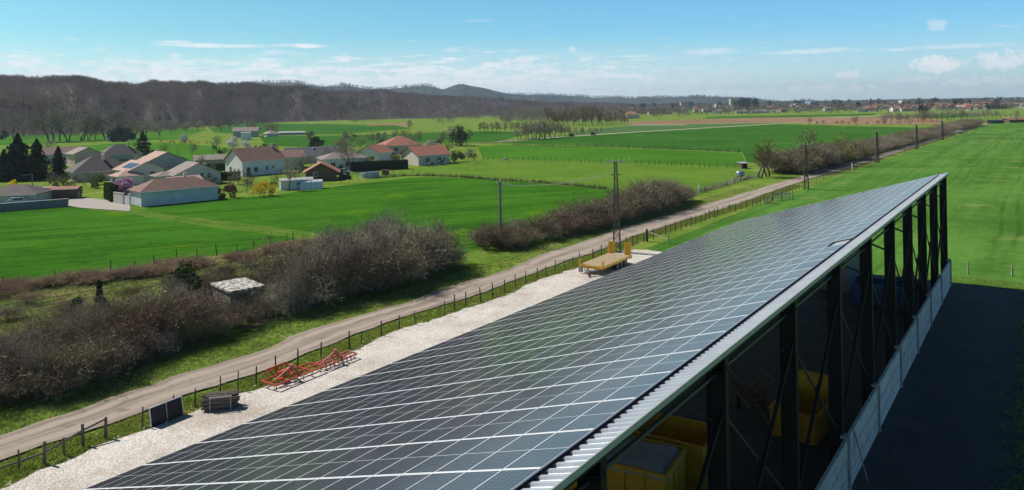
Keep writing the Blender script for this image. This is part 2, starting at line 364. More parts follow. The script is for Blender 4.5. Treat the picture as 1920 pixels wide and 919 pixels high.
def build_road():
    m = bpy.data.materials.new('gravel_track'); m.use_nodes = True; N = NT(m.node_tree); N.n.clear()
    uv = N.node('ShaderNodeUVMap', uv_map='UVMap').outputs[0]; s = N.node('ShaderNodeSeparateXYZ', ins={0: uv})
    P = N.node('ShaderNodeNewGeometry').outputs['Position']
    st = N.node('ShaderNodeCombineXYZ', ins={0: N.math('MULTIPLY', s.outputs[0], 5.0), 1: N.math('MULTIPLY', s.outputs[1], .06), 2: 0.0}).outputs[0]
    f = N.noise(st, 1.3, 5, .6, .3)
    base = N.ramp(f, [(.30, (.18, .14, .11)), (.52, (.29, .24, .195)), (.75, (.40, .345, .295))])
    # centre and edges a little darker with soil, ruts worn pale
    c = N.math('ABSOLUTE', N.math('SUBTRACT', N.math('ABSOLUTE', N.math('SUBTRACT', s.outputs[0], .5)), .24))
    rut = smooth01(N, N.math('ADD', c, N.math('MULTIPLY', N.math('SUBTRACT', N.noise(P, .35, 3), .5), .25)), .16, .02)
    base = N.mix(N.math('MULTIPLY', rut, .7), base, (.40, .345, .285))
    pot = smooth01(N, N.noise(P, .55, 4, .6), .60, .72)
    base = N.mix(N.math('MULTIPLY', pot, .8), base, (.15, .11, .08))
    st2 = smooth01(N, N.noise(P, 2.4, 3, .7), .62, .74)
    base = N.mix(N.math('MULTIPLY', st2, .5), base, (.46, .42, .37))
    h = N.noise(P, 7, 6, .75)
    bp = N.node('ShaderNodeBump', ins={'Strength': .7, 'Distance': .04, 'Height': h})
    b = N.node('ShaderNodeBsdfPrincipled', ins={'Base Color': base, 'Roughness': .95, 'Normal': bp.outputs[0], 'Specular IOR Level': .15})
    N.node('ShaderNodeOutputMaterial', ins={0: b.outputs[0]})
    s0 = max(Lw[0, 0], Rw[0, 0]); ss = [s0 - 40, s0 - 20] + list(np.arange(s0, 150, .8)) + list(np.arange(150, 400, 4)) + list(np.arange(400, min(Lw[-1, 0], Rw[-1, 0]), 25))
    vs = []; fs = []; uvs = []
    ja = jb = 0
    for i, q in enumerate(ss):
        l, r = road_edges(q)
        k = 1 if q < 160 else .4
        ja = ja * .7 + R.uniform(-.14, .14) * k; jb = jb * .7 + R.uniform(-.14, .14) * k
        a, b = NU * (l + ja) + EU * q, NU * (r + jb) + EU * q
        vs += [(a.x, a.y, LV[0]), (b.x, b.y, LV[0])]; uvs += [(0, q), (1, q)]
        if i: fs.append((2 * i - 2, 2 * i - 1, 2 * i + 1, 2 * i))
    LV[0] += .004
    o = MB().add(vs, fs).build('road', m); ul = o.data.uv_layers.new(name='UVMap')
    for lp in o.data.loops: ul.data[lp.index].uv = uvs[lp.vertex_index]
    tag(o, kind='structure')
build_road()

# white limestone yard beside the hangar
HX, HY = 38.952, 67.193
def hw(t, u, z=0.0):   # hangar coordinates (t along, negative towards the camera; u across to the left) to world
    p = Vector((HX, HY, 0)) + EU * t + NU * u; return Vector((p.x, p.y, z))
M_STONE = None
def yardmat():
    m = bpy.data.materials.new('limestone_gravel'); m.use_nodes = True; N = NT(m.node_tree); N.n.clear()
    P = N.node('ShaderNodeNewGeometry').outputs['Position']
    vo = N.node('ShaderNodeTexVoronoi', ins={'Vector': P, 'Scale': 13.0, 'Randomness': 1.0})
    big = N.noise(P, .22, 5, .65, .5)
    base = N.ramp(big, [(.30, (.45, .395, .34)), (.50, (.58, .53, .475)), (.72, (.68, .64, .59))])
    sp = N.node('ShaderNodeSeparateColor', ins={0: vo.outputs['Color']})
    k = N.math('ADD', N.math('MULTIPLY', sp.outputs[0], .5), .74)
    base = N.mix(1.0, base, N.node('ShaderNodeCombineColor', ins={0: k, 1: k, 2: k}).outputs[0], 'MULTIPLY')
    soil = smooth01(N, N.noise(P, .36, 5, .65, .6), .56, .74)
    base = N.mix(N.math('MULTIPLY', soil, .7), base, (.42, .31, .20))
    hgt = N.math('SUBTRACT', N.noise(P, 3.5, 6, .75), N.math('MULTIPLY', vo.outputs['Distance'], .8))
    bp = N.node('ShaderNodeBump', ins={'Strength': .75, 'Distance': .06, 'Height': hgt})
    b = N.node('ShaderNodeBsdfPrincipled', ins={'Base Color': base, 'Roughness': .9, 'Normal': bp.outputs[0], 'Specular IOR Level': .2})
    N.node('ShaderNodeOutputMaterial', ins={0: b.outputs[0]}); return m
M_YARD = yardmat()
yard_px = [(15, 918), (70, 883), (121, 871), (182, 841), (237, 822), (285, 804), (364, 774), (449, 743), (500, 727), (560, 707), (610, 690), (672, 656), (746, 621), (813, 602), (880, 578), (950, 556), (1008, 527), (1090, 502), (1140, 480), (1179, 470), (1215, 469.5), (1243, 475)]
yp = [hw(-86, 30)] + [gp(*p) for p in yard_px] + [hw(-13, 12), hw(-90, 12)]
sheet('gravel_yard', jagged(yp, .22, .7), M_YARD)
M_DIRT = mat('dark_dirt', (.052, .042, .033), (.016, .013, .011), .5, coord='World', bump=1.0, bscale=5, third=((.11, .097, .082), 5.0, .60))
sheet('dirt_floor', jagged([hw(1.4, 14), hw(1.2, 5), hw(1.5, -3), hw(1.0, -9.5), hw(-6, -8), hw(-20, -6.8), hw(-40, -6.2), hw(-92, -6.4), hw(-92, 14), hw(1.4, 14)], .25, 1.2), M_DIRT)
M_BROWN = mat('bare_soil_edge', (.24, .165, .095), (.15, .12, .06), .7, coord='World', bump=.5)
sheet('soil_edge', jagged([hw(3.0, 6), hw(2.4, 0), hw(2.6, -5), hw(1.4, -12), hw(.4, -12), hw(.6, -5), hw(.4, 6), hw(3.0, 6)], .25, .8), M_BROWN, z=.062)

# ------------------------------------------------------------------ hills
def ridge(name, cols, back, m, bump=0.0, seed=1, nv=14, power=1.0, lower=0.0):
    """cols: (px, base_py or None, top_py, base_D, top_D) -> real terrain with a front slope, a crest and a back slope"""
    r = np.random.default_rng(seed); px = np.array([c[0] for c in cols], float)
    q = np.linspace(px[0], px[-1], 220)
    top = np.interp(q, px, [c[2] for c in cols]); bD = np.interp(q, px, [c[3] for c in cols]); tD = np.interp(q, px, [c[4] for c in cols])
    ks = [(r.uniform(2, 14), r.uniform(0, 6.3), r.uniform(-3, 3)) for _ in range(14)]
    V = []; nq = len(q)
    for j in range(nv + 4):
        for i in range(nq):
            x1, zt = pz(q[i], top[i], tD[i]); zt = max(0, zt - lower)
            w = j / (nv - 1)
            if w <= 1:
                D = bD[i] + (tD[i] - bD[i]) * w; prof = (math.sin(w * math.pi / 2) ** power)
                z = zt * prof
                if bump and 0 < w < 1:
                    u = q[i] / 100
                    z += bump * math.sin(w * math.pi) * sum(math.sin(a * u + b + c * w * 2) / a for a, b, c in ks)
            else:
                e = w - 1; D = tD[i] + back * e * 3; z = zt * (1 - .5 * e * 3)
            ang = x1 / tD[i]
            V.append((ang * D, D, z - 1.0 * (w == 0)))
    Fs = [(j * nq + i, j * nq + i + 1, (j + 1) * nq + i + 1, (j + 1) * nq + i) for j in range(nv + 3) for i in range(nq - 1)]
    o = MB().add(V, Fs).build(name, m, smooth=True); tag(o, kind='structure')
    return np.array(V).reshape(nv + 4, nq, 3)
M_HILL = mat('leaf_litter_hill', (.052, .040, .034), (.034, .027, .024), .02, coord='World')
M_FARHILL = fieldmat('far_hill_cover', (.050, .062, .050), (.030, .042, .034), 0, .4, 60, c3=(.085, .13, .05), patch=.0016, fine=.012)
left_cols = [(-420, 0, 140, 520, 900), (0, 0, 144, 560, 950), (110, 0, 146, 590, 960), (210, 0, 150, 640, 1000), (300, 0, 153, 700, 1020), (400, 0, 154, 780, 1060), (500, 0, 159, 900, 1150), (600, 0, 166, 960, 1300),
             (700, 0, 170, 1000, 1500), (760, 0, 173, 1000, 1700), (850, 0, 179, 1050, 1900), (950, 0, 186, 1200, 2100), (1050, 0, 190, 1500, 2300), (1150, 0, 193.5, 1700, 2500), (1250, 0, 196, 1900, 2700), (1330, 0, 198.5, 2000, 2800)]
HILL = ridge('hills_wooded', left_cols, 500, M_HILL, bump=8, seed=3, lower=8)
far_cols = [(380, 0, 160, 2500, 3600), (500, 0, 157, 2500, 3600), (560, 0, 156, 2500, 3600), (610, 0, 163, 2500, 3600), (660, 0, 162, 2600, 3700), (710, 0, 168, 2600, 3700), (750, 0, 167, 2700, 3800), (790, 0, 160, 2700, 3800), (830, 0, 167, 2700, 3900), (870, 0, 160, 2800, 3900), (910, 0, 165, 2900, 4000),
            (950, 0, 175, 2900, 4100), (1000, 0, 178, 3000, 4200), (1060, 0, 180, 3200, 4400), (1120, 0, 183, 3300, 4500), (1180, 0, 184, 3300, 4600), (1240, 0, 183, 3400, 4700), (1300, 0, 180, 3400, 4800), (1350, 0, 182, 3500, 4800), (1390, 0, 182, 3600, 4900), (1420, 0, 188, 3700, 5000), (1450, 0, 192, 3800, 5000), (1520, 0, 196, 4000, 5000)]
FAR = ridge('hills_far', far_cols, 500, M_FARHILL, bump=16, seed=9, lower=2)
last_cols = [(1380, 0, 191, 6000, 7200), (1500, 0, 190.5, 6000, 7200), (1700, 0, 190, 6000, 7200), (1830, 0, 187.5, 6000, 7200), (1960, 0, 184, 6000, 7200), (2300, 0, 182, 6000, 7200)]
ridge('hills_last', last_cols, 500, M_FARHILL, bump=6, seed=5)

# ------------------------------------------------------------------ plants (meshes)
def segs_mesh(segs, flat_below):
    """tapered 3-sided limbs; twigs thinner than flat_below become single slivers"""
    V = []; T = []
    for p0, p1, r0, r1 in segs:
        d = p1 - p0
        if d.length < 1e-5: continue
        a = d.orthogonal().normalized(); b = d.normalized().cross(a); k = len(V)
        if r0 < flat_below:
            th = R.uniform(0, 6.28); s = a * math.cos(th) + b * math.sin(th)
            V += [p0 + s * r0, p0 - s * r0, p1]; T.append((k, k + 1, k + 2))
        else:
            for p, r in ((p0, r0), (p1, r1)):
                for i in range(3):
                    th = 2.094 * i; V.append(p + (a * math.cos(th) + b * math.sin(th)) * r)
            for i in range(3):
                j = (i + 1) % 3; T += [(k + i, k + j, k + 3 + j), (k + i, k + 3 + j, k + 3 + i)]
    return np.array([tuple(v) for v in V], np.float32), np.array(T, np.int32)

def grow(seed, height, stems, fan, levels, kids, r0, rmin, trunk=0.0, droop=0.0, shrink=.62):
    """recursive bare branching: returns (thick segments, twig segments)"""
    q = random.Random(seed); thick = []; thin = []
    def branch(p, d, ln, r, lv):
        n = 3 if lv < 2 else 2
        nodes = [p]; dd = d.copy(); rr = r
        for i in range(n):
            dd = (dd + Vector((q.gauss(0, .16), q.gauss(0, .16), q.gauss(.05, .12) - droop * lv * .1))).normalized()
            e = nodes[-1] + dd * (ln / n); r2 = max(rmin * .6, rr * (.82 if lv < levels else .5))
            (thick if lv == 0 or (lv == 1 and trunk) else thin).append((nodes[-1], e, max(rr, rmin), max(r2, rmin * .6))); rr = r2; nodes.append(e)
        if lv >= levels: return
        for i in range(kids[lv]):
            t = q.uniform(.25, 1.0) if lv or not trunk else q.uniform(.30, 1.0)
            x = t * n; j = min(n - 1, int(x)); pt = nodes[j].lerp(nodes[j + 1], x - j)
            az = q.uniform(0, 6.283); ax = dd.orthogonal(); ax.rotate(Matrix.Rotation(az, 3, dd))
            nd = (dd * q.uniform(.55, 1.0) + ax * q.uniform(.45, .95) + Vector((0, 0, .18))).normalized()
            branch(pt, nd, ln * shrink * q.uniform(.65, 1.15), max(rmin, rr * .62), lv + 1)
    for s in range(stems):
        az = q.uniform(0, 6.283); f = fan * math.sqrt(q.random())
        d = Vector((math.cos(az) * f, math.sin(az) * f, 1)).normalized()
        base = Vector((math.cos(az), math.sin(az), 0)) * q.uniform(0, .12) * height * (fan if not trunk else .15)
        branch(base, d, height * (.62 if not trunk else .55) * q.uniform(.75, 1.1), r0 * q.uniform(.7, 1.1), 0)
    return thick, thin

T_BROWN = leafmat('twig_brown', (.37, .30, .205), (.050, .040, .027), .5, trans=0, island=.5)
T_GREY = leafmat('twig_grey', (.58, .51, .39), (.10, .085, .06), .5, trans=0, island=.5)
T_GREEN = leafmat('twig_mossy', (.34, .31, .12), (.055, .05, .02), .5, trans=0, island=.5)
T_RED = leafmat('twig_reddish', (.43, .30, .21), (.08, .058, .042), .5, trans=0, island=.5)
BARK = mat('bark', (.11, .085, .065), (.045, .036, .03), 4, bump=.4)
L_DARK = leafmat('needle_dark', (.040, .068, .028), (.010, .022, .012), .8)
L_IVY = leafmat('ivy_leaf', (.045, .075, .022), (.012, .025, .010), .8)
L_MID = leafmat('leaf_mid', (.095, .150, .035), (.035, .065, .015), .6)
L_HEDGE = leafmat('hedge_leaf', (.055, .105, .022), (.022, .048, .012), .7)
L_FRESH = leafmat('leaf_fresh', (.17, .22, .05), (.075, .11, .022), .6)
L_YELLOW = leafmat('forsythia_flower', (.78, .52, .02), (.45, .30, .02), .6)
L_PINK = leafmat('blossom_pink', (.66, .40, .55), (.42, .22, .36), .6)
L_WHITE = leafmat('blossom_white', (.72, .68, .66), (.42, .38, .36), .6)
L_REDLEAF = leafmat('leaf_copper', (.17, .065, .04), (.07, .03, .02), .6)

def leaves(seed, n, fn, size, flat=.0):
    """n random leaf quads; fn(rng, n) gives their centres"""
    r = np.random.default_rng(seed); C = fn(r, n)
    a = r.normal(size=(n, 3)); a /= np.linalg.norm(a, axis=1)[:, None]
    b = r.normal(size=(n, 3)); b -= (b * a).sum(1)[:, None] * a; b /= np.linalg.norm(b, axis=1)[:, None]
    s = size * r.uniform(.5, 1.2, (n, 1)); w = s * r.uniform(.4, .8, (n, 1))
    V = np.stack([C - a * s, C - b * w, C + a * s, C + b * w], 1).reshape(-1, 3)
    return V, np.arange(4 * n).reshape(n, 4)
def clump_fn(centres, radii):
    centres = np.array(centres, float); radii = np.array(radii, float)
    def fn(r, n):
        k = r.choice(len(centres), n, p=radii ** 2 / (radii ** 2).sum())
        d = r.normal(size=(n, 3)); d /= np.linalg.norm(d, axis=1)[:, None]
        return centres[k] + d * (radii[k] * r.uniform(.45, 1.0, n) ** .6)[:, None]
    return fn
def dome_fn(rx, ry, h, lumps=16, seed=1, low=.1):
    r = np.random.default_rng(seed); c = []; q = []
    for i in range(lumps):
        a = r.uniform(0, 6.28); e = r.uniform(low, 1.0); k = math.sqrt(max(.05, 1 - (2 * e - 1) ** 2)) * r.uniform(.35, .85)
        c.append((rx * k * math.cos(a), ry * k * math.sin(a), h * e * .85)); q.append(h * r.uniform(.14, .26))
    return clump_fn(c, q)
def conifer_fn(h, r0, tiers, low=.06):
    def fn(r, n):
        t = r.uniform(0, 1, n) ** 1.25; tier = np.clip(np.round(t * tiers) / tiers + r.normal(0, .035, n), 0, 1)
        z = h * (low + (1 - low) * tier)
        lob = 1 + .28 * np.sin(np.round(tier * tiers) * 2.4 + 0) ; a = r.uniform(0, 6.283, n)
        arm = .72 + .28 * np.cos(a * 5 + np.round(tier * tiers) * 1.7)
        rad_ = r0 * (1 - tier) ** .8 * arm * lob * 1.15 * np.sqrt(r.uniform(.05, 1, n)) + .05
        return np.stack([rad_ * np.cos(a), rad_ * np.sin(a), z - rad_ * .22], 1)
    return fn

def shrub_proto(name, seed, m, **k):
    """a many-stemmed bare shrub as ONE mesh about 1 m x height given"""
    a, b = grow(seed, **k); V, T = segs_mesh(a + b, .013); V *= 3.6 / np.percentile(V[:, 2], 99.7)
    o = tri_mesh(name, V, T, m); return o
def grow_tree(seed, height, stems, spread, prim, sec, ter, r0, rmin, low=.2, up=.6, reach=.42):
    """a trunk with limbs all along it, each with branches and fine twigs; normalised to the height asked for"""
    q = random.Random(seed); thick = []; thin = []
    def limb(p, d, ln, r, n, lift, store):
        pts = [p]; dd = d.copy(); rr = r
        for i in range(n):
            dd = (dd + Vector((q.gauss(0, .13), q.gauss(0, .13), q.gauss(lift, .08)))).normalized(); e = pts[-1] + dd * (ln / n); r2 = max(rmin * .6, rr * (.80 if n > 2 else .6))
            store.append((pts[-1], e, max(rr, rmin), max(r2, rmin * .6))); pts.append(e); rr = r2
        return pts
    def at(pts, t):
        x = t * (len(pts) - 1); j = min(len(pts) - 2, int(x)); return pts[j].lerp(pts[j + 1], x - j), (pts[j + 1] - pts[j]).normalized()
    def side(d, a, k):
        ax = d.orthogonal().normalized(); ax.rotate(Matrix.Rotation(a, 3, d)); return (d * k + ax + Vector((0, 0, .25))).normalized()
    for s_ in range(stems):
        a0 = q.uniform(0, 6.28); d = Vector((math.cos(a0) * spread, math.sin(a0) * spread, 1)).normalized()
        tr = limb(Vector((math.cos(a0) * r0 * (stems > 1) * 1.5, math.sin(a0) * r0 * (stems > 1) * 1.5, 0)), d, height * .82 * q.uniform(.85, 1.05), r0, 7, .04, thick); ang = q.uniform(0, 6.28)
        for i in range(prim // stems):
            t = low + (1 - low) * (i + q.random()) / (prim // stems); ang += 2.4 + q.uniform(-.4, .4); p, dd = at(tr, min(t, .99))
            L = height * reach * (1.05 - .62 * t) * q.uniform(.7, 1.15); b = limb(p, side(dd, ang, up + .5 * t), L, max(rmin, r0 * .42 * (1.1 - .8 * t)), 4, .07, thick if L > height * .22 else thin)
            for j in range(sec):
                p2, d2 = at(b, q.uniform(.2, 1)); c = limb(p2, side(d2, q.uniform(0, 6.28), .9), L * q.uniform(.3, .55), max(rmin, r0 * .12), 3, .06, thin)
                for k in range(ter):
                    p3, d3 = at(c, q.uniform(.15, 1)); e = limb(p3, side(d3, q.uniform(0, 6.28), 1.0), L * q.uniform(.14, .30), rmin, 2, .05, thin)
    top = max(x[1].z for x in thick + thin); k = height / top
    f = lambda L: [(a * k, b * k, c, d) for a, b, c, d in L]
    return f(thick), f(thin)
def tree_proto(name, seed, m, label=None, cat='tree', group=None, **k):
    a, b = grow_tree(seed, **k); root = empty(name, label=label, cat=cat, group=group)
    V, T = segs_mesh(a, .0); tri_mesh('trunk', V, T, BARK, root)
    V, T = segs_mesh(b, .09); tri_mesh('crown', V, T, m, root)
    return root
def put(o, p, s=1.0, rz=None, sz=None):
    o.location = (p[0], p[1], p[2] if len(p) > 2 else 0); o.rotation_euler = (0, 0, R.uniform(0, 6.28) if rz is None else rz)
    o.scale = (s, s, sz if sz else s); return o

# ---- the thicket and hedges along the track
LATE_TREES = []
SHR = []
for i, (m, st, fan) in enumerate([(T_BROWN, 15, .75), (T_GREY, 13, .60), (T_BROWN, 17, .85), (T_GREEN, 13, .7), (T_RED, 14, .7), (T_GREY, 12, .5), (T_BROWN, 12, .55)]):
    SHR.append(shrub_proto('bare_shrub', 100 + i, m, height=3.4, stems=int(st * 1.25), fan=fan, levels=3, kids=[7, 7, 5], r0=.032, rmin=.0105))
used_shr = set()
def shrub(p, h, label, group, kinds=None, cat='shrub', wide=1.0):
    k = R.choice(kinds or range(len(SHR)))
    if k in used_shr: o = SHR[k].copy(); COL.objects.link(o)
    else: o = SHR[k]; used_shr.add(k)
    s = h / 3.6; wide *= 1.32; put(o, p, s * wide * R.uniform(.9, 1.15), sz=s)
    o.rotation_euler = (R.uniform(-.1, .1), R.uniform(-.1, .1), R.uniform(0, 6.28))
    return tag(o, label, cat, group)
def along(pxs, step, jit=.3):
    P = [gp(*p) for p in pxs]; out = []; carry = 0
    for a, b in zip(P[:-1], P[1:]):
        d = b - a; L = d.length; t = carry
        while t < L: out.append((a + d * (t / L), d.normalized())); t += step * R.uniform(1 - jit, 1 + jit)
        carry = t - L
    return out
th_front = [(-260, 870), (-120, 822), (0, 777), (91, 758), (183, 714), (300, 683), (450, 635), (542, 602), (635, 569), (739, 550), (820, 524), (880, 504)]
def th_h(px):  # height of the thicket against picture position of its foot
    return np.interp(px, [-260, 0, 180, 330, 450, 560, 640, 740, 830, 890], [2.6, 2.7, 2.8, 3.1, 3.2, 3.7, 4.4, 4.8, 4.5, 3.0])
def px_of(p):
    x = F * p.x / p.y; y = F * (CAM_H - p.z) / p.y
    return 960 + x * RC + y * RS, YH - x * RS + y * RC
for row, (off, step) in enumerate([(1.0, 1.7), (2.8, 2.0), (4.8, 2.2), (6.9, 2.5), (9.0, 2.8)]):
    for p, d in along(th_front, step):
        px = px_of(p)[0]
        if row == 4 and px > 300: continue
        q = p + Vector((-d.y, d.x, 0)) * (off + .9 + R.uniform(-.4, .4))
        h = th_h(px) * R.uniform(.78, 1.2) * (.78 if row == 0 else 1.0) * (.85 if row >= 3 else 1)
        pq = px_of(q)[0]
        if (q - Vector((-23.5, 63.5, 0))).length < 3.9: continue
        if 365 < pq < 515 and 54 < q.y < 63: h = min(h, 2.0)
        tall = h > 4.4
        if row == 0: lb, gr = 'bare brown shrub at the dark front of the thicket along the gravel track', 'shrubs in the front row of the roadside thicket'
        elif tall: lb, gr = 'tall bare grey shrub in the high right half of the roadside thicket', 'tall shrubs in the roadside thicket'
        else: lb, gr = 'bare tangled shrub inside the low left half of the roadside thicket', 'low shrubs in the roadside thicket'
        shrub(q, h, lb, gr, kinds=[1, 5, 6, 0, 4] if tall else None)
for hx, hy in [(392, 556), (408, 560), (424, 566), (440, 566), (458, 562), (476, 558), (494, 553), (508, 548), (380, 548), (400, 566), (450, 574), (470, 568), (418, 572), (488, 562)]:
    shrub(gp(hx, hy), R.uniform(2.0, 2.5), 'low bare shrub crowding round the walls of the mossy hut', 'shrubs round the mossy hut', kinds=[0, 2, 3, 6], wide=.9)
for gx, gy in [(120, 752), (140, 744), (158, 735), (175, 728), (190, 719), (150, 722), (172, 712), (130, 734), (205, 712)]:
    shrub(gp(gx, gy - 14), R.uniform(2.2, 2.9), 'bare brown shrub at the dark front of the thicket along the gravel track', 'shrubs in the front row of the roadside thicket', kinds=[0, 2, 3, 6])
for k in range(46):
    p, d = R.choice(along(th_front, 3.0)); q = p + Vector((-d.y, d.x, 0)) * R.uniform(1.2, 8.5); px = px_of(q)[0]
    if 375 < px < 515: continue
    shrub(q, th_h(px) * R.uniform(1.05, 1.4), 'slender bare sapling sticking out above the roadside thicket', 'slender saplings in the roadside thicket', kinds=[1, 5], wide=.5)
for px, py, tp in [(600, 590, 440), (640, 575, 425), (690, 560, 405), (735, 552, 408), (770, 546, 412), (815, 532, 400), (850, 515, 418), (660, 566, 432), (795, 535, 420)]:
    LATE_TREES.append((px, py - 22, tp))
h2 = [(884, 462), (947, 475), (1005, 463), (1063, 450), (1149, 429), (1210, 414), (1277, 391), (1306, 377)]
for row, (off, step) in enumerate([(1.7, 1.7), (3.6, 2.1)]):
    for p, d in along(h2, step):
        px = px_of(p)[0]; h = np.interp(px, [880, 950, 1020, 1100, 1200, 1260, 1310], [2.9, 3.1, 3.0, 3.4, 4.0, 4.7, 3.6]) * R.uniform(.8, 1.12) * (.72 if row == 0 else 1)
        shrub(p + Vector((-d.y, d.x, 0)) * (off + R.uniform(-.4, .4)), h, 'bare brown shrub in the dense hedge behind the lattice pylon and trailer', 'shrubs of the hedge behind the lattice pylon', kinds=[0, 1, 2, 4, 6])
# low red brambles and tufts on the strip between wheat and thicket
bramble = SHR[4]
for p, d in along([(-200, 570), (0, 548), (62, 540), (205, 520), (264, 516), (332, 500), (440, 486), (500, 474), (600, 460)], 1.5):
    for k in range(2):
        bb = shrub(p + Vector((R.uniform(-1.5, 1.5), R.uniform(-2.2, .6), 0)), R.uniform(.6, 1.3), 'low reddish bramble bush along the edge of the near wheat field', 'brambles along the wheat field', kinds=[4, 4, 0], wide=2.0, cat='bramble')
        bb.name = 'bramble_bush'
for px, py, h in [(420, 520, 1.5), (560, 480, 1.8), (600, 470, 2.0), (540, 500, 1.7), (330, 540, 1.6), (250, 560, 1.4), (60, 570, 1.3), (130, 590, 1.5), (20, 600, 1.3), (210, 600, 1.4), (590, 495, 2.2), (470, 500, 1.3)]:
    shrub(gp(px, py), h, 'small bare bush scattered on the rough strip behind the thicket', 'scattered bushes on the rough strip', kinds=[0, 2, 3, 4], wide=1.5)
# further hedge along the track
for p, d in along([(1500, 326), (1530, 318), (1570, 308), (1612, 298)], 2.6):
    for off in (1.0, 3.2, 5.4): hb = shrub(p + Vector((-d.y, d.x, 0)) * off, R.uniform(3.2, 5.4), 'bare bush in the overgrown clump along the track beyond the pylons', 'bushes of the clump beyond the second pylon', kinds=[0, 1, 2, 3, 6], wide=1.3, cat='bush'); hb.name = 'bare_bush'
for p, d in along([(1612, 297), (1660, 284), (1720, 268), (1780, 251), (1836, 235)], 4.4):
    for off in (2.0, 5.0): hb = shrub(p + Vector((-d.y, d.x, 0)) * off, R.uniform(3.0, 4.2), 'bare shrub in the long hedge running down the track towards town', 'shrubs of the long hedge towards town', kinds=[0, 1, 2, 6], wide=1.7, cat='bush'); hb.name = 'hedge_bush'
# dry low hedges between the fields
def low_hedge(name, label, pxs, h, m, dens=9, w=.8):
    segs = []
    for p, d in along(pxs, 1.0 / dens * 2.2, .5):
        k = R.uniform(.4, 1.15) if R.random() < .9 else 0
        for _ in range(7):
            b = p + Vector((R.uniform(-w, w), R.uniform(-w, w), 0)) * .6; segs.append((b, b + Vector((R.gauss(0, .25), R.gauss(0, .25), h * k * R.uniform(.4, 1))), .05, .03))
    V, T = segs_mesh(segs, .2); o = tri_mesh(name, V, T, m); return tag(o, label, 'hedge')
low_hedge('field_hedge', 'low dry hedge between the dark wheat and the horse paddock', [(700, 335), (760, 330), (800, 330), (860, 332), (935, 339), (1000, 342), (1060, 347), (1140, 355)], 1.3, T_BROWN)
low_hedge('field_hedge', 'low broken hedge between the upper pasture and the far wheat', [(960, 273), (1065, 275), (1100, 275), (1200, 278), (1300, 282), (1390, 286)], 1.2, T_BROWN, dens=4)
low_hedge('field_hedge', 'short dry hedge running from the white marker post to the silver bale', [(1312, 361), (1345, 352), (1380, 341), (1418, 332)], 1.5, T_GREY)
low_hedge('field_hedge', 'grey hedge line below the hill foot left of the far lane', [(640, 258), (720, 255), (800, 250), (850, 247)], 2.0, T_GREY, dens=3, w=1.4)
low_hedge('field_hedge', 'dark hedge line left of the stream trees at the end of the far lane', [(860, 272), (930, 268), (980, 263), (1010, 261)], 2.0, T_GREY, dens=3, w=1.2)

# ---- single bare trees
def bt(i, m, **k):
    return tree_proto('bare_tree', 300 + i, m, **k)
BT = [bt(0, T_GREY, height=9, stems=1, spread=.05, prim=20, sec=7, ter=7, r0=.20, rmin=.036, low=.2),
      bt(1, T_GREEN, height=9, stems=2, spread=.28, prim=22, sec=7, ter=7, r0=.26, rmin=.036, low=.28, up=.4, reach=.46),
      bt(2, T_BROWN, height=9, stems=1, spread=.05, prim=22, sec=7, ter=7, r0=.17, rmin=.036, low=.12, up=.7),
      bt(3, T_RED, height=9, stems=1, spread=.02, prim=26, sec=6, ter=6, r0=.12, rmin=.045, low=.18, up=1.3, reach=.26),
      bt(4, T_GREY, height=9, stems=3, spread=.22, prim=24, sec=7, ter=6, r0=.15, rmin=.036, low=.15, up=.8)]
used_bt = set()
def tree(px, py, top, label, k=0, group=None, wide=1.0, dz=0):
    """a bare tree standing at px,py whose top is at picture height top"""
    p = gp(px, py); h = pz(px, top, p.y)[1]
    if k in used_bt: o = copy_tree(BT[k])
    else: o = BT[k]; used_bt.add(k)
    s = h / 9.0; put(o, p, s * wide, sz=s); o.name = 'bare_tree'
    if 'group' in o and not group: del o['group']
    return tag(o, label, 'tree', group)
tree(1422, 334, 258, 'gnarled half-ivied bare tree left of the two beside the dark field shelter', 1, wide=1.25)
tree(1440, 331, 266, 'gnarled bare tree right of its twin beside the dark field shelter', 1, wide=1.2)
tree(1507, 322, 238, 'tallest bare tree rising out of the clump behind the second pylon', 2)
tree(1565, 312, 246, 'broad mossy bare tree at the right of the clump beyond the second pylon', 1, wide=1.3)
tree(1535, 318, 262, 'bare tree in the middle of the clump beyond the second pylon', 0)
tree(543, 357, 292, 'bare tree with forked trunk in front of the white polytunnel', 0, wide=1.1)
tree(655, 322, 254, 'large pale bare tree behind the brown wooden barn', 0, wide=1.5)
tree(632, 318, 268, 'smaller bare tree left of the large pale one behind the wooden barn', 0, wide=1.1)
tree(462, 362, 322, 'leafless spreading tree beside the yellow forsythia', 2, wide=1.4)
tree(430, 360, 330, 'low leafless tree right of the long white barn', 2, wide=1.3)
tree(310, 292, 266, 'thin bare tree behind the pink roofed house', 1)
tree(848, 272, 232, 'bare tree left of the ivy covered one behind the red roofed houses', 0, wide=1.3)
tree(740, 268, 240, 'slim bare tree behind the red pyramid roof', 0)
tree(790, 268, 242, 'thin bare tree between the two red roofed houses', 1)
tree(890, 304, 278, 'bushy bare tree at the corner of the horse paddock', 2, wide=1.3)
tree(768, 244, 224, 'round bare tree standing alone at the edge of the hill foot field', 2, wide=1.6)
tree(1607, 234, 215, 'lone bare tree on the edge of the ploughed field', 1, wide=1.4)
tree(1517, 234, 219, 'small bare tree at the left end of the row by the ploughed field', 1, wide=1.4)
tree(1731, 233, 203, 'tall dark bare tree pair far off by the ploughed field', 2)
tree(1905, 232, 208, 'single bare tree at the right edge beside the distant sheds', 0, wide=1.3)
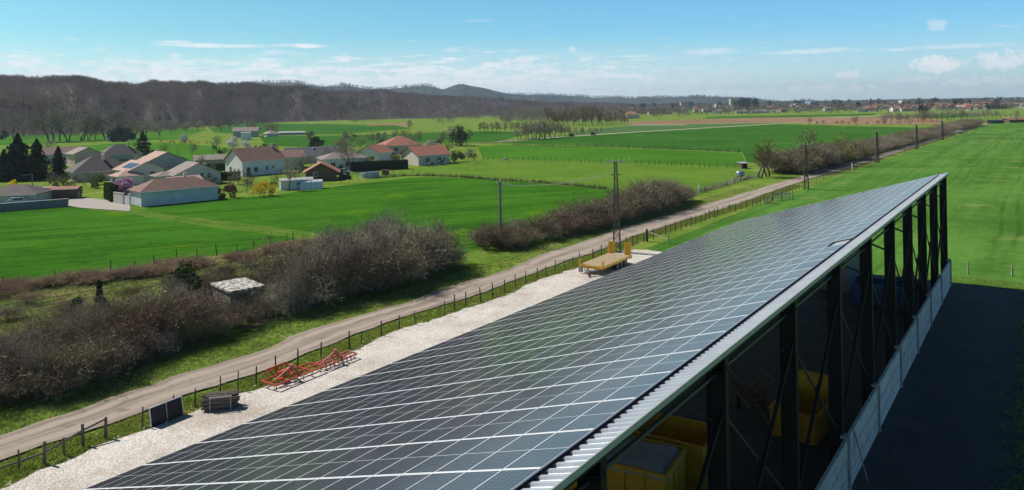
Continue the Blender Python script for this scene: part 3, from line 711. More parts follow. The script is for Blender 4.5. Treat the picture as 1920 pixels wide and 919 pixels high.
for px, py, tp in [(1532, 234, 226), (1545, 234, 225), (1568, 233.5, 226), (1578, 233.5, 225), (1590, 234, 227), (1625, 234, 228), (1645, 234, 225), (1657, 234, 224), (1685, 234, 227), (1705, 234, 226)]:
    tree(px, py, tp, 'small dark bush in the row along the ploughed field', 2, 'bushes along the ploughed field', wide=1.8)
for px, py, tp in [(25, 262, 222), (45, 258, 216), (95, 268, 212), (112, 268, 214), (130, 268, 215), (150, 266, 221), (165, 265, 224), (178, 265, 226), (200, 264, 214), (222, 262, 213), (250, 262, 226), (275, 262, 228), (300, 256, 232), (322, 252, 232), (350, 250, 230), (372, 247, 229), (415, 250, 228), (430, 247, 225), (448, 246, 225), (470, 246, 228), (480, 250, 232)]:
    tree(px, py - 2, py - (py - tp) * 1.3, 'leafless tree in the line at the foot of the wooded hill', R.choice([0, 2, 4, 0, 1]), 'bare trees at the foot of the wooded hill', wide=1.45)
for i in range(44):
    px = 1032 + i * 3.4 + R.uniform(-2, 2)
    tree(px, 236 - (px - 1030) * .02 + R.uniform(-2, 1), R.uniform(196, 214) + max(0, (px - 1110) * .10), 'tall reddish leafless poplar in the dense stand before the far town', 3, 'reddish poplars before the far town', wide=1.5)
for px, py, tp in [(985, 262, 236), (1000, 262, 232), (1012, 261, 230), (1022, 260, 226), (1035, 259, 234), (1048, 257, 237), (1060, 256, 236), (1075, 254, 239), (1090, 252, 241), (1105, 251, 240), (1120, 249, 241), (970, 262, 242), (1140, 246, 240)]:
    for dx in (0, R.uniform(4, 8)): tree(px + dx, py - dx * .2, py - (py - tp) * R.uniform(1.0, 1.35), 'bare tree of the copse along the stream at the end of the far lane', R.choice([0, 1, 2, 4]), 'trees of the streamside copse', wide=1.5)
for px in range(900, 985, 8):
    tree(px + R.uniform(-3, 3), 248 + R.uniform(-1, 1), R.uniform(226, 232), 'bare tree in the dark row behind the central green field', 2, 'dark row behind the central green field', wide=1.2)
for px in range(1655, 1905, 8):
    b = 232 - (px - 1655) * .045; tree(px + R.uniform(-3, 3), b, b - R.uniform(17, 25) + max(0, (px - 1800) * .09), 'bare tree in the belt along the far end of the track', R.choice([0, 2, 4]), 'tree belt along the far track', wide=1.3)

for px, py, tp in LATE_TREES: tree(px, py, tp, 'slim grey tree with fine upright twigs in the high part of the roadside thicket', R.choice([0, 4]), 'slim trees in the roadside thicket', wide=.8)
# ---- leafy trees and garden plants
def leafy(name, px, py, top, label, cat, fn_maker, m, n, size, width=None, trunk=True, group=None, bare=None):
    p = gp(px, py); h = pz(px, top, p.y)[1]; w = (width or 10) * p.y / F
    root = empty(name, p, R.uniform(0, 6), label, cat, group)
    V, Q = leaves(R.randrange(9999), n, fn_maker(h, w / 2), size * h); tri_mesh('foliage' if trunk else 'leaves', V, Q, m, root, quads=True)
    if trunk:
        tk = MB().cyl((0, 0, 0), (0, 0, h * .55), .035 * h, .015 * h, 7)
        for k in range(5): a = k * 1.26; tk.cyl((0, 0, h * (.15 + .06 * k)), (w * .28 * math.cos(a), w * .28 * math.sin(a), h * (.4 + .07 * k)), .014 * h, .005 * h, 5)
        tk.build('trunk', BARK, root)
    if bare:
        a, b = grow(R.randrange(999), h, 9, .7, 2, [6, 5], .02 * h / 2, .012); V, T = segs_mesh(a + b, .03); tri_mesh('stems', V, T, bare, root)
    return root
con = lambda t: (lambda h, w: conifer_fn(h, w, t))
dome = lambda l: (lambda h, w: dome_fn(w, w, h, l, R.randrange(999)))
leafy('conifer', 34, 338, 252, 'broad dark conifer, largest of the group at the left edge', 'tree', con(8), L_DARK, 5600, .036, 80)
leafy('conifer', 70, 336, 262, 'dark conifer with ragged top beside the largest one at the left', 'tree', con(7), L_DARK, 4200, .038, 58)
leafy('conifer', 8, 340, 282, 'shorter dark conifer cut by the left edge of the view', 'tree', con(6), L_DARK, 3200, .042, 52)
leafy('conifer', 110, 332, 275, 'slim pointed spruce left of the dark hipped roof', 'tree', con(10), L_DARK, 3200, .034, 38)
leafy('conifer', 268, 291, 247, 'isolated dark cedar on the green field behind the houses', 'tree', con(6), L_DARK, 3600, .036, 44)
for px, tp, w in [(212, 240, 20), (226, 237, 22), (240, 239, 20)]:
    leafy('conifer', px, 266, tp, 'dark evergreen in the close trio at the foot of the hill', 'tree', dome(14), L_DARK, 1500, .06, w, group='evergreen trio at the foot of the hill')
leafy('conifer', 5, 262, 244, 'small dark evergreen at the far left under the hill', 'tree', dome(12), L_DARK, 900, .07, 16)
leafy('evergreen_tree', 594, 280, 257, 'round topped evergreen behind the dark blue roof', 'tree', dome(18), L_IVY, 2400, .05, 38)
leafy('ivy_tree', 865, 274, 234, 'broad tree wrapped in dark ivy behind the red roofs', 'tree', dome(20), L_IVY, 1300, .045, 40, bare=T_GREY)
leafy('ivy_tree', 347, 572, 488, 'dark ivy covered stump left of the mossy flat roof', 'tree', dome(18), L_IVY, 2200, .040, 62, bare=T_BROWN)
leafy('evergreen_shrub', 187, 585, 527, 'dark narrow conifer standing in the thicket', 'shrub', con(7), L_IVY, 900, .055, 20)
leafy('evergreen_shrub', 200, 600, 560, 'rounded dark evergreen right of the narrow conifer in the thicket', 'shrub', dome(10), L_IVY, 700, .07, 30, trunk=False)
leafy('evergreen_shrub', 143, 590, 558, 'rounded dark evergreen left of the narrow conifer in the thicket', 'shrub', dome(10), L_IVY, 600, .07, 24, trunk=False)
leafy('evergreen_shrub', 478, 590, 563, 'fresh green bush in front of the mossy flat roof', 'shrub', dome(10), L_FRESH, 500, .045, 28, trunk=False, bare=T_GREEN)
leafy('blossom_tree', 233, 374, 335, 'pink blossoming tree beside the long white barn', 'tree', dome(24), L_PINK, 3200, .055, 52)
leafy('blossom_tree', 437, 278, 257, 'white blossom tree, left of two before the far grey house', 'tree', dome(14), L_WHITE, 700, .07, 26, bare=T_GREY)
leafy('blossom_tree', 461, 278, 261, 'white blossom tree, right of two before the far grey house', 'tree', dome(14), L_WHITE, 600, .07, 22, bare=T_GREY)
leafy('blossom_tree', 345, 268, 251, 'white blossom tree among the yellow bushes behind the fields', 'tree', dome(12), L_WHITE, 600, .07, 18)
leafy('blossom_tree', 204, 265, 252, 'tiny pale blossom tree by the evergreen trio', 'tree', dome(8), L_WHITE, 300, .09, 10)
leafy('blossom_tree', 808, 278, 261, 'pale pink blossom tree behind the second red roof', 'tree', dome(14), L_WHITE, 700, .07, 26)
leafy('forsythia', 495, 368, 339, 'large yellow forsythia in the garden hedge', 'shrub', dome(18), L_YELLOW, 1100, .055, 58, trunk=False, bare=T_GREEN)
leafy('forsythia', 25, 352, 338, 'yellow forsythia under the dark conifers', 'shrub', dome(12), L_YELLOW, 700, .08, 24, trunk=False)
for px in (302, 321, 326, 338, 358, 371, 388):
    leafy('forsythia', px, 269, 262, 'small yellow bush in the row at the back of the bright field', 'shrub', dome(6), L_YELLOW, 200, .10, 8, trunk=False, group='yellow bushes behind the bright field')
leafy('yellow_shrub', 756, 280, 274, 'yellow garden shrub below the red pyramid roof', 'shrub', dome(8), L_YELLOW, 260, .10, 22, trunk=False)
leafy('copper_shrub', 430, 371, 346, 'copper leaved shrub left of the large forsythia', 'shrub', dome(12), L_REDLEAF, 900, .07, 34, trunk=False)
leafy('copper_shrub', 120, 330, 322, 'small copper bush before the dark hipped roof', 'shrub', dome(8), L_REDLEAF, 300, .1, 14, trunk=False)
leafy('garden_shrub', 184, 346, 323, 'pale green willow in front of the dark hipped roof', 'shrub', dome(14), L_FRESH, 900, .06, 30, bare=T_GREEN)
leafy('garden_shrub', 150, 362, 353, 'bright green low bush left of the clipped hedge', 'shrub', dome(8), L_FRESH, 400, .1, 14, trunk=False)
leafy('garden_shrub', 95, 344, 333, 'bright green mound below the spruce', 'shrub', dome(8), L_FRESH, 400, .1, 24, trunk=False)
leafy('garden_shrub', 130, 352, 330, 'wide brown shrub in the garden below the dark hipped roof', 'shrub', dome(12), T_BROWN, 1500, .05, 60, trunk=False, bare=T_BROWN)
leafy('garden_shrub', 412, 372, 352, 'green shrub between the long barn and the copper bush', 'shrub', dome(10), L_MID, 500, .08, 20, trunk=False)
leafy('garden_shrub', 852, 304, 276, 'dense green bush at the right end of the red roofed house', 'shrub', dome(16), L_MID, 1200, .05, 40, bare=T_GREEN)
leafy('garden_shrub', 790, 308, 280, 'narrow dark bush left of the red roofed house wall', 'shrub', dome(10), L_IVY, 600, .06, 18, trunk=False)
leafy('garden_shrub', 768, 308, 285, 'mossy bush beside the clipped hedge end', 'shrub', dome(10), T_GREEN, 900, .05, 20, trunk=False, bare=T_GREEN)
leafy('garden_shrub', 742, 308, 284, 'brown bush above the long dark hedge', 'shrub', dome(10), T_BROWN, 900, .05, 26, trunk=False, bare=T_BROWN)
leafy('garden_shrub', 640, 330, 310, 'dark bush behind the right eave of the wooden barn', 'shrub', dome(10), L_IVY, 600, .07, 26, trunk=False)
leafy('garden_shrub', 490, 280, 268, 'brown bush right of the white blossom trees', 'shrub', dome(10), T_BROWN, 900, .06, 34, trunk=False, bare=T_BROWN)
leafy('garden_shrub', 655, 265, 245, 'mauve bare bush above the round evergreen', 'shrub', dome(12), T_RED, 1200, .05, 34, trunk=False, bare=T_RED)
leafy('garden_shrub', 583, 262, 246, 'dusty brown bush on the green field left of the mauve one', 'shrub', dome(12), T_BROWN, 900, .06, 26, trunk=False, bare=T_BROWN)
leafy('garden_shrub', 720, 270, 248, 'wide brown bush behind the large pale bare tree', 'shrub', dome(12), T_GREY, 1500, .05, 60, trunk=False, bare=T_GREY)
for px in (10, 50, 62, 76):
    leafy('garden_shrub', px, 358, 346, 'pale flowering bush in the row under the conifers', 'shrub', dome(8), L_WHITE, 220, .09, 16, trunk=False, group='pale bushes under the conifers', bare=T_GREEN)

VB = [(px, py) for px, py in [(88, 320), (100, 350), (118, 345), (160, 350), (172, 352), (60, 330), (130, 300), (240, 300), (258, 312), (215, 312), (300, 332), (318, 345), (345, 330), (352, 348), (400, 322), (405, 345), (385, 350), (372, 316), (340, 310), (448, 345), (470, 352), (520, 345), (552, 345), (560, 322), (585, 312), (600, 330), (618, 306), (500, 300), (515, 300), (590, 290), (625, 290), (648, 296), (668, 300), (680, 310), (692, 300), (700, 286), (735, 300), (760, 300), (775, 290), (800, 288), (820, 286), (836, 290), (866, 300), (878, 298), (690, 318), (640, 312), (675, 278), (650, 280), (630, 276), (765, 272), (830, 272), (780, 268), (700, 268), (405, 282), (420, 292), (360, 290), (20, 300), (50, 300), (15, 320), (90, 290)]]
for i, (px, py) in enumerate(VB):
    tree(px, py, py - R.uniform(16, 34) * (1 if i % 3 else .6), 'small leafless garden tree between the village houses', R.choice([0, 1, 2, 4]), 'leafless garden trees in the village', wide=R.uniform(1.2, 1.7))
for i in range(34):
    px, py = R.choice(VB); px += R.uniform(-14, 14); py += R.uniform(-3, 4); m = R.choice([L_MID, L_HEDGE, L_FRESH, L_IVY])
    leafy('garden_shrub', px, py, py - R.uniform(7, 15), 'rounded green shrub in the gardens between the village houses', 'shrub', dome(9), m, 420, .085, R.uniform(12, 26), trunk=False, group='green garden shrubs in the village')
def clipped_hedge(label, c, L, W, h, ang):
    """squared evergreen hedge"""
    root = empty('clipped_hedge', gp(*c), ang, label, 'hedge')
    def fn(r, n):
        p = r.uniform(0, 1, (n, 3)) * np.array([L, W, h]); f = r.integers(0, 5, n)
        p[f == 0, 2] = h; p[f == 1, 1] = 0; p[f == 2, 0] = 0; p[f == 3, 0] = L; p[f == 4, 1] = W
        return p + r.normal(0, .07, (n, 3))
    V, Q = leaves(R.randrange(999), int(140 * (L * W + 2 * L * h + 2 * W * h)) , fn, .13); tri_mesh('foliage', V, Q, L_HEDGE, root, quads=True)
    MB().box((L / 2, W / 2, h / 2 - .05), (L - .1, W - .1, h - .1)).build('stems', mat('hedge_core', (.02, .03, .012), (.01, .018, .008), 2), root)
clipped_hedge('tall squared green hedge beside the driveway', (208, 380), 1.2, 8.5, 3.0, rad(36))
clipped_hedge('long dark hedge along the horse paddock behind the bare tree', (660, 322), 15, 1.4, 2.4, rad(22))
clipped_hedge('squared hedge left of the white house with the brown roof', (378, 321), 7, 1.3, 1.8, rad(8))
clipped_hedge('dark low hedge along the lawn left of the white house', (382, 340), 8, 1.2, 1.9, rad(10))
clipped_hedge('low green hedge behind the walled yard at the left edge', (0, 368), 8, 1.2, 1.4, rad(6))

# ------------------------------------------------------------------ far woods (too many to count)
def fuzzy_wood(name, pts, hs, m, per=34, wid=.16, seed=1, label=None, width=.36):
    """every tree a brush of upward slivers round its own crown"""
    r = np.random.default_rng(seed); n = len(pts); pts = np.asarray(pts, float); hs = np.asarray(hs, float)
    P = np.repeat(pts, per, 0); Hh = np.repeat(hs, per)[:, None]; k = n * per
    a = r.uniform(0, 6.283, k); t = r.uniform(.12, .82, k)[:, None]; rr = np.sqrt(r.uniform(0, 1, k))
    prof = np.sin(np.pi * np.clip(t[:, 0] * .95 + .08, 0, 1)) ** .7 * width
    base = P + np.concatenate([(np.cos(a) * rr * prof)[:, None] * Hh, (np.sin(a) * rr * prof)[:, None] * Hh, t * Hh], 1)
    d = np.stack([np.cos(a) * rr * .9 + r.normal(0, .3, k), np.sin(a) * rr * .9 + r.normal(0, .3, k), r.uniform(.5, 1.3, k)], 1)
    d /= np.linalg.norm(d, axis=1)[:, None]; ln = Hh * r.uniform(.12, .30, (k, 1))
    s = r.normal(size=(k, 3)); s -= (s * d).sum(1)[:, None] * d; s /= np.linalg.norm(s, axis=1)[:, None]
    w = Hh / 11 * wid * r.uniform(.6, 1.3, (k, 1))
    V = np.stack([base - s * w, base + s * w, base + d * ln], 1).reshape(-1, 3); T = np.arange(3 * k).reshape(k, 3)
    # trunks
    w2 = (hs * .008)[:, None]; z = np.zeros((n, 1))
    tv = np.stack([pts + np.concatenate([-w2, z, z], 1), pts + np.concatenate([w2, z, z], 1), pts + np.concatenate([z, z, hs[:, None] * .6], 1)], 1).reshape(-1, 3)
    V = np.concatenate([V, tv]); T = np.concatenate([T, 3 * k + np.arange(3 * n).reshape(n, 3)])
    o = tri_mesh(name, V, T, m); return tag(o, label, kind='stuff')
W_HILL = leafmat('wood_brown_violet', (.25, .175, .125), (.05, .036, .029), .016, trans=.25, island=.45)
W_TOWN = leafmat('wood_town', (.26, .20, .17), (.08, .066, .058), .008, trans=.25, island=.4)
W_EVER = leafmat('wood_evergreen', (.035, .055, .030), (.014, .026, .016), .02, trans=0, island=.4)
def on_grid(G, n, r, j0=0, j1=None, jit=4, wt=None):
    nv, nq, _ = G.shape; j1 = j1 or nv - 2
    u = r.uniform(j0, j1 - 1.001, n); v = r.uniform(0, nq - 1.001, n)
    j = u.astype(int); i = v.astype(int); fu = (u - j)[:, None]; fv = (v - i)[:, None]
    p = (G[j, i] * (1 - fu) + G[j + 1, i] * fu) * (1 - fv) + (G[j, i + 1] * (1 - fu) + G[j + 1, i + 1] * fu) * fv
    return p
r0 = np.random.default_rng(21)
p = on_grid(HILL, 30000, r0); hh = r0.uniform(5, 10.5, len(p)) * (1 + .22 * np.sin(p[:, 0] / 45 + p[:, 1] / 80) * np.cos(p[:, 1] / 60 - p[:, 0] / 90))
keep = r0.uniform(0, 1, len(p)) < 1.0
fuzzy_wood('hillside_forest', p - np.array([0, 0, .5]), hh, W_HILL, per=34, wid=.20, seed=2, label='leafless violet brown forest covering the long hill')
p = on_grid(HILL, 500, r0, 0, 9); p = p[np.sin(p[:, 0] / 70) + np.cos(p[:, 1] / 90) > .5]
fuzzy_wood('hillside_evergreens', p, r0.uniform(8, 13, len(p)), W_EVER, per=60, wid=.35, seed=3, label='dark evergreen patches within the hillside forest', width=.3)
p = on_grid(FAR, 5000, r0, 2); g = np.sin(p[:, 0] / 130) + np.sin(p[:, 1] / 170 + 1); p = p[g > -.35]
fuzzy_wood('far_ridge_wood', p, r0.uniform(9, 17, len(p)), W_EVER, per=12, wid=.9, seed=4, label='dark woods on the distant blue ridge')
def px_scatter(n, r, pa, pb, D0, D1):
    """trees on the plain between two picture columns and two depths"""
    q = r.uniform(pa, pb, n); D = np.sqrt(r.uniform(D0 ** 2, D1 ** 2, n)); return np.stack([(q - 960) / F * D, D, np.zeros(n)], 1)
p = px_scatter(5200, r0, 640, 1260, 640, 1700); q_ = p[:, 0] / p[:, 1] * F + 960; lim = np.interp(q_, [640, 780, 880, 960, 1030, 1180, 1260], [1000, 900, 760, 700, 620, 640, 1000]) * (1 + .18 * np.sin(q_ / 23) + .1 * np.sin(q_ / 9)); p = p[(p[:, 1] > lim) & (np.sin(p[:, 0] / 31) + np.sin(p[:, 1] / 43 + p[:, 0] / 60) > -.9)]
fuzzy_wood('valley_wood', p, r0.uniform(5, 13, len(p)) * (1 + .3 * np.sin(p[:, 0] / 50)), W_TOWN, per=30, wid=.25, seed=5, label='leafless valley wood between the hill and the far town')
p = px_scatter(7000, r0, 1190, 1990, 850, 2500); p = p[(p[:, 1] > 1000) | (r0.uniform(0, 1, len(p)) < .6)]; fuzzy_wood('town_trees', p, r0.uniform(4, 10, len(p)), W_TOWN, per=24, wid=.5, seed=6, label='bare trees filling the far town')
p = px_scatter(3200, r0, 1130, 2060, 2200, 4600); fuzzy_wood('skyline_wood', p, r0.uniform(7, 14, len(p)), W_EVER, per=12, wid=.9, seed=7, label='dark wood on the plain behind the town')
p = px_scatter(110, r0, 1180, 1960, 1000, 2100); fuzzy_wood('town_evergreens', p, r0.uniform(9, 19, len(p)), W_EVER, per=60, wid=.45, seed=8, label='dark evergreens scattered among the town roofs', width=.22)
p = np.concatenate([px_scatter(16, r0, 1385, 1418, 1450, 1600), px_scatter(12, r0, 1845, 1885, 900, 1000), px_scatter(6, r0, 1725, 1738, 760, 820)])
fuzzy_wood('town_conifer_clumps', p, r0.uniform(16, 24, len(p)) * np.where(p[:, 1] < 1100, .45, 1), W_EVER, per=120, wid=.35, seed=12, label='dense dark conifer clumps before the skyline', width=.2)
p = np.concatenate([px_scatter(1500, r0, -60, 520, 500, 680)]); p = p[(np.sin(p[:, 0] / 28) > -.2)]
fuzzy_wood('foothill_scrub', p, r0.uniform(4, 9, len(p)), W_HILL, per=30, wid=.22, seed=13, label='bare scrub along the foot of the wooded hill')

# ================================================================== HANGAR
STEEL = mat('dark_painted_steel', (.011, .013, .017), (.007, .009, .012), 3, rough=.55, spec=.25)
STEEL_L = mat('bluish_steel_tube', (.040, .055, .068), (.026, .036, .045), 3, rough=.4)
ZINC = mat('galvanised_sheet', (.60, .62, .65), (.46, .48, .51), 1.2, rough=.40, metal=.45, bump=.05)
FLASH = mat('green_grey_flashing', (.40, .42, .36), (.32, .34, .29), 1.5, rough=.5)
ALU = mat('aluminium_frame', (.86, .87, .89), (.80, .81, .83), 3, rough=.45, metal=0)
CONC = mat('precast_concrete', (.58, .57, .55), (.38, .38, .375), .9, rough=.85, bump=.2, third=((.24, .235, .225), 1.6, .56), vary=.2)
BLACK = mat('black_sheet_and_gap_shade', (.012, .012, .014), rough=.9)  # sheeting and post-hole black, also painted shade under the panel edge
def pv_material():
    m = bpy.data.materials.new('pv_glass'); m.use_nodes = True; N = NT(m.node_tree); N.n.clear()
    uv = N.node('ShaderNodeUVMap', uv_map='UVMap').outputs[0]; s = N.node('ShaderNodeSeparateXYZ', ins={0: uv})
    def grid(x, n, w):
        f = N.math('FRACT', N.math('MULTIPLY', x, n)); return N.math('MULTIPLY', N.math('GREATER_THAN', N.math('ABSOLUTE', N.math('SUBTRACT', f, .5)), .5 - w * n), 1.0)
    cells = N.math('MAXIMUM', grid(s.outputs[0], 24, .0016), grid(s.outputs[1], 6, .0035))
    mid = N.math('LESS_THAN', N.math('ABSOLUTE', N.math('SUBTRACT', s.outputs[0], .5)), .006)
    bus = grid(s.outputs[1], 30, .0012)
    r = N.node('ShaderNodeNewGeometry').outputs['Random Per Island']
    cell = N.ramp(N.math('ADD', N.math('MULTIPLY', r, .6), N.math('MULTIPLY', N.noise(N.node('ShaderNodeNewGeometry').outputs['Position'], .35, 3), .4)), [(.2, (.009, .013, .024)), (.8, (.016, .023, .040))])
    col = N.mix(bus, cell, (.10, .11, .125)); col = N.mix(cells, col, (.22, .23, .25)); col = N.mix(mid, col, (.55, .56, .58))
    PP = N.node('ShaderNodeNewGeometry').outputs['Position']; du = smooth01(N, N.noise(PP, .9, 5, .65, .4), .50, .80)
    col = N.mix(N.math('MULTIPLY', du, .07), col, (.30, .28, .25)); rg = N.math('ADD', N.math('MULTIPLY', N.noise(PP, .6, 4), .12), .08)
    b = N.node('ShaderNodeBsdfPrincipled', ins={'Base Color': col, 'Roughness': rg, 'IOR': 1.52, 'Specular IOR Level': .42, 'Specular Tint': (.74, .82, 1.0, 1)})
    N.node('ShaderNodeOutputMaterial', ins={0: b.outputs[0]}); return m
PV = pv_material()
SL = .307; TH = math.atan(SL); H0 = 10.097; CT = math.cos(TH)
hang = empty('solar_hangar', (HX, HY, 0), ROAD_A, 'long open sided hangar with a mono pitch roof covered in solar panels', 'hangar')
zr = lambda u: H0 - SL * u
BAY = 7.10; NB = 12; T_END = -85.0; U_LOW = 19.05
# corrugated sheet, ribs running up the slope
mb = MB(); prof = []
t = .3
while t > T_END: prof += [(t, .0), (t - .16, .0), (t - .185, .062), (t - .275, .062)]; t -= .30
prof = [(min(.3, a), b) for a, b in prof]
vs = []
for u in (0.0, 4, 9, 14, U_LOW):
    for a, b in prof: vs.append((a, u - b * SL * CT, zr(u) + .055 + b))
n = len(prof); fs = [(k * n + i, k * n + i + 1, (k + 1) * n + i + 1, (k + 1) * n + i) for k in range(4) for i in range(n - 1)]
mb.add(vs, fs).build('roof_sheet', ZINC, hang)
mb = MB(); mb.box(((T_END + .3) / 2, -.035, H0 + .04), (-T_END + .3, .03, .15)); mb.build('eave_flashing', FLASH, hang)
mb = MB(); mb.bar((.33, -.05, zr(-.05) + .05), (.33, U_LOW, zr(U_LOW) + .05), .05, .18); mb.bar((.27, -.02, zr(0) + .145), (.27, U_LOW, zr(U_LOW) + .145), .14, .012); mb.build('verge_flashing', mat('zinc_flashing', (.55, .57, .60), (.45, .47, .50), 2, rough=.4, metal=.3), hang)
mb = MB(); mb.box(((T_END + .3) / 2, U_LOW + .10, zr(U_LOW) - .04), (-T_END + .3, .16, .14)); mb.build('gutter', ZINC, hang)
# panels
PT, PS = 2.031, .953; S0 = .655; T0 = -.5; pt, ps = PT - .022, PS - .016
def panel_geo(mbx, k, j, uvs):
    t1 = T0 - k * PT - .011; t0 = t1 - pt; s0 = S0 + j * PS; s1 = s0 + ps
    def P(t, s, h): return (t, s * CT + h * math.sin(TH), H0 - s * math.sin(TH) + h * CT)
    hb, ht = .165, .200; fs_, fl = .033, .009; tilt = R.uniform(-.0016, .0016); til2 = R.uniform(-.0016, .0016)
    def Q(t, s, h): return P(t, s, h + (t - t0) * tilt + (s - s0) * til2)
    o = [Q(t0, s0, ht), Q(t1, s0, ht), Q(t1, s1, ht), Q(t0, s1, ht)]
    g = [Q(t0 + fs_, s0 + fl, ht - .0015), Q(t1 - fs_, s0 + fl, ht - .0015), Q(t1 - fs_, s1 - fl, ht - .0015), Q(t0 + fs_, s1 - fl, ht - .0015)]
    lo_ = [P(t0, s0, hb), P(t1, s0, hb), P(t1, s1, hb), P(t0, s1, hb)]
    mbx.add(g, [(3, 2, 1, 0)], 0); uvs.append([(0, 1), (1, 1), (1, 0), (0, 0)])
    b = len(mbx.v); mbx.v += o + [tuple(q) for q in g] + lo_
    for i in range(4):
        j2 = (i + 1) % 4
        mbx.f.append([b + j2, b + i, b + 4 + i, b + 4 + j2]); mbx.m.append(1); uvs.append([(0, 0)] * 4)
        mbx.f.append([b + i, b + j2, b + 8 + j2, b + 8 + i]); mbx.m.append(1); uvs.append([(0, 0)] * 4)
    mbx.f.append([b + 8, b + 9, b + 10, b + 11]); mbx.m.append(1); uvs.append([(0, 0)] * 4)
def build_panels(name, items):
    mbx = MB(); uvs = []
    for k, j in items: panel_geo(mbx, k, j, uvs)
    o = mbx.build(name, [PV, ALU], hang); ul = o.data.uv_layers.new(name='UVMap')
    for pl in o.data.polygons:
        for li, q in zip(pl.loop_indices, uvs[pl.index]): ul.data[li].uv = q
    return o
NK, NJ, NOTCH = 40, 20, (18, 0)
cells_ = [(k, j) for k in range(NK) for j in range(NJ) if (k, j) != NOTCH]
def panel_px(k, j):
    s = S0 + (j + .5) * PS; w = hw(T0 - (k + .5) * PT, s * CT, H0 - s * math.sin(TH)); return (*px_of(w), w.y) if w.y > 3 else (-999, 0, 0)
vis = []
for c in cells_:
    x, y, D = panel_px(*c)
    if -20 < x < 1940 and 0 < y < 925: vis.append((D, c))
near = [c for D, c in sorted(vis)[:98]]; ns = set(near)
for c in near: build_panels('solar_panel', [c])
tag(build_panels('solar_panel_field', [c for c in cells_ if c not in ns]), 'remaining rows of dark solar panels further along the roof', kind='stuff')
mb = MB()   # black strip painting in the shade under the top panel row's edge
mb.bar((T0, S0 * CT + .06, H0 - (S0 + .06) * SL * CT + .13), (T_END, S0 * CT + .06, H0 - (S0 + .06) * SL * CT + .13), .05, .06); mb.build('gap_shade_strip', BLACK, hang)
# frames
def i_post(mbx, t, u, z0, z1, d=.56, w=.24):
    mbx.box((t, u + d / 2, (z0 + z1) / 2), (.05, d - .06, z1 - z0)); mbx.box((t, u + .015, (z0 + z1) / 2), (w, .03, z1 - z0)); mbx.box((t, u + d - .015, (z0 + z1) / 2), (w, .03, z1 - z0))
for i in range(NB):
    t = -.22 - i * BAY
    mb = MB(); i_post(mb, t, .08, 0, zr(.1) - .12); mb.build('post', STEEL, hang)
    mb = MB(); i_post(mb, t, U_LOW - .9, 0, zr(U_LOW - .5) - .12, .36); mb.build('post', STEEL, hang)
    mb = MB()
    for off, wd, hg in ((-.30, .05, .42), (-.10, .22, .03), (-.51, .22, .03)):
        mb.bar((t, .1, zr(.1) + off), (t, U_LOW - .55, zr(U_LOW - .55) + off), wd, hg)
    mb.build('rafter', STEEL, hang)
    mb = MB(); mb.bar((t, .55, zr(.5) - 1.9), (t, 2.6, zr(2.6) - .5), .10, .10); mb.build('knee_brace', STEEL_L, hang)
    if i < NB - 1:
        t2 = t - BAY
        for sgn in (0, 1):
            a, b = ((t, 2.7), (t2, 8.4)) if sgn else ((t, 8.4), (t2, 2.7))
            uu = .22 + .12 * sgn
            mb = MB(); mb.bar((a[0], uu, a[1]), (b[0], uu, b[1]), .11 if not sgn else .07, .11 if not sgn else .07); mb.build('cross_brace', STEEL_L if sgn else STEEL, hang)
        mb = MB(); mb.box(((t + t2) / 2, .28, 5.55), (.34, .03, .34)); mb.build('gusset_plate', STEEL, hang)
        mb = MB(); mb.bar((t, .42, zr(.4) - .62), (t2, .42, zr(.4) - .62), .09, .09); mb.build('eave_rail', STEEL_L, hang)
        if i % 2 == 0:
            mb = MB(); mb.bar((t, U_LOW - .7, .6), (t2, U_LOW - .7, 3.6), .09); mb.bar((t2, U_LOW - .6, .6), (t, U_LOW - .6, 3.6), .09); mb.build('cross_brace', STEEL, hang)
for u in (.02, 2.6, 5.4, 8.2, 11, 13.8, 16.6, 18.9):
    mb = MB(); mb.box((T_END / 2, u, zr(u) - .045), (-T_END, .07, .14)); mb.build('purlin', STEEL, hang)
# low concrete wall between the posts
for i in range(NB - 1):
    t = -.22 - i * BAY
    mb = MB(); mb.box((t - BAY / 2, -.03, 1.18), (BAY - .16, .14, 2.36))
    for k in (1, 2): mb.box((t - BAY / 2, -.105, .79 * k), (BAY - .18, .012, .02), mi=1)
    mb.build('wall_panel', [CONC, mat('concrete_joint', (.16, .16, .165), rough=.9)], hang)
    mb = MB(); mb.box((t, -.07, 1.22), (.20, .26, 2.44)); mb.box((t - .112, -.11, 1.2), (.02, .05, 2.36)); mb.box((t - .02, .02, 2.46), (.42, .30, .10), rot=Matrix.Rotation(R.uniform(-.25, .25), 3, 'X')); mb.build('wall_pilaster', mat('pale_concrete', (.34, .345, .35), (.24, .245, .25), 2, bump=.1), hang)
mb = MB(); mb.box((-.12, -.02, 1.22), (.18, .30, 2.44)); mb.build('wall_pilaster', MATS['pale_concrete'], hang)

def at_h(name, t, u, rz, label, cat, z=0): return empty(name, hw(t, u, z), ROAD_A + rz, label, cat)
YEL = mat('yellow_paint', (.64, .33, .012), (.48, .24, .010), 2.0, rough=.5, bump=.05, third=((.25, .14, .03), 5, .66))
YEL2 = mat('yellow_trailer_paint', (.74, .43, .03), (.60, .33, .02), 2.0, rough=.45, third=((.35, .2, .05), 6, .66))
BLUE = mat('blue_paint', (.03, .09, .22), (.02, .06, .15), 2, rough=.5)
TARP = mat('grey_tarpaulin', (.34, .36, .38), (.24, .26, .28), 1.2, rough=.6, bump=.6, bscale=2)
RUBBER = mat('rubber', (.018, .018, .018), (.03, .028, .026), 5, rough=.85)
RIM = mat('wheel_rim', (.30, .29, .27), (.2, .19, .17), 4, rough=.5, metal=.3)
GREYM = mat('grey_metal', (.34, .35, .36), (.22, .23, .24), 3, rough=.5, metal=.4)
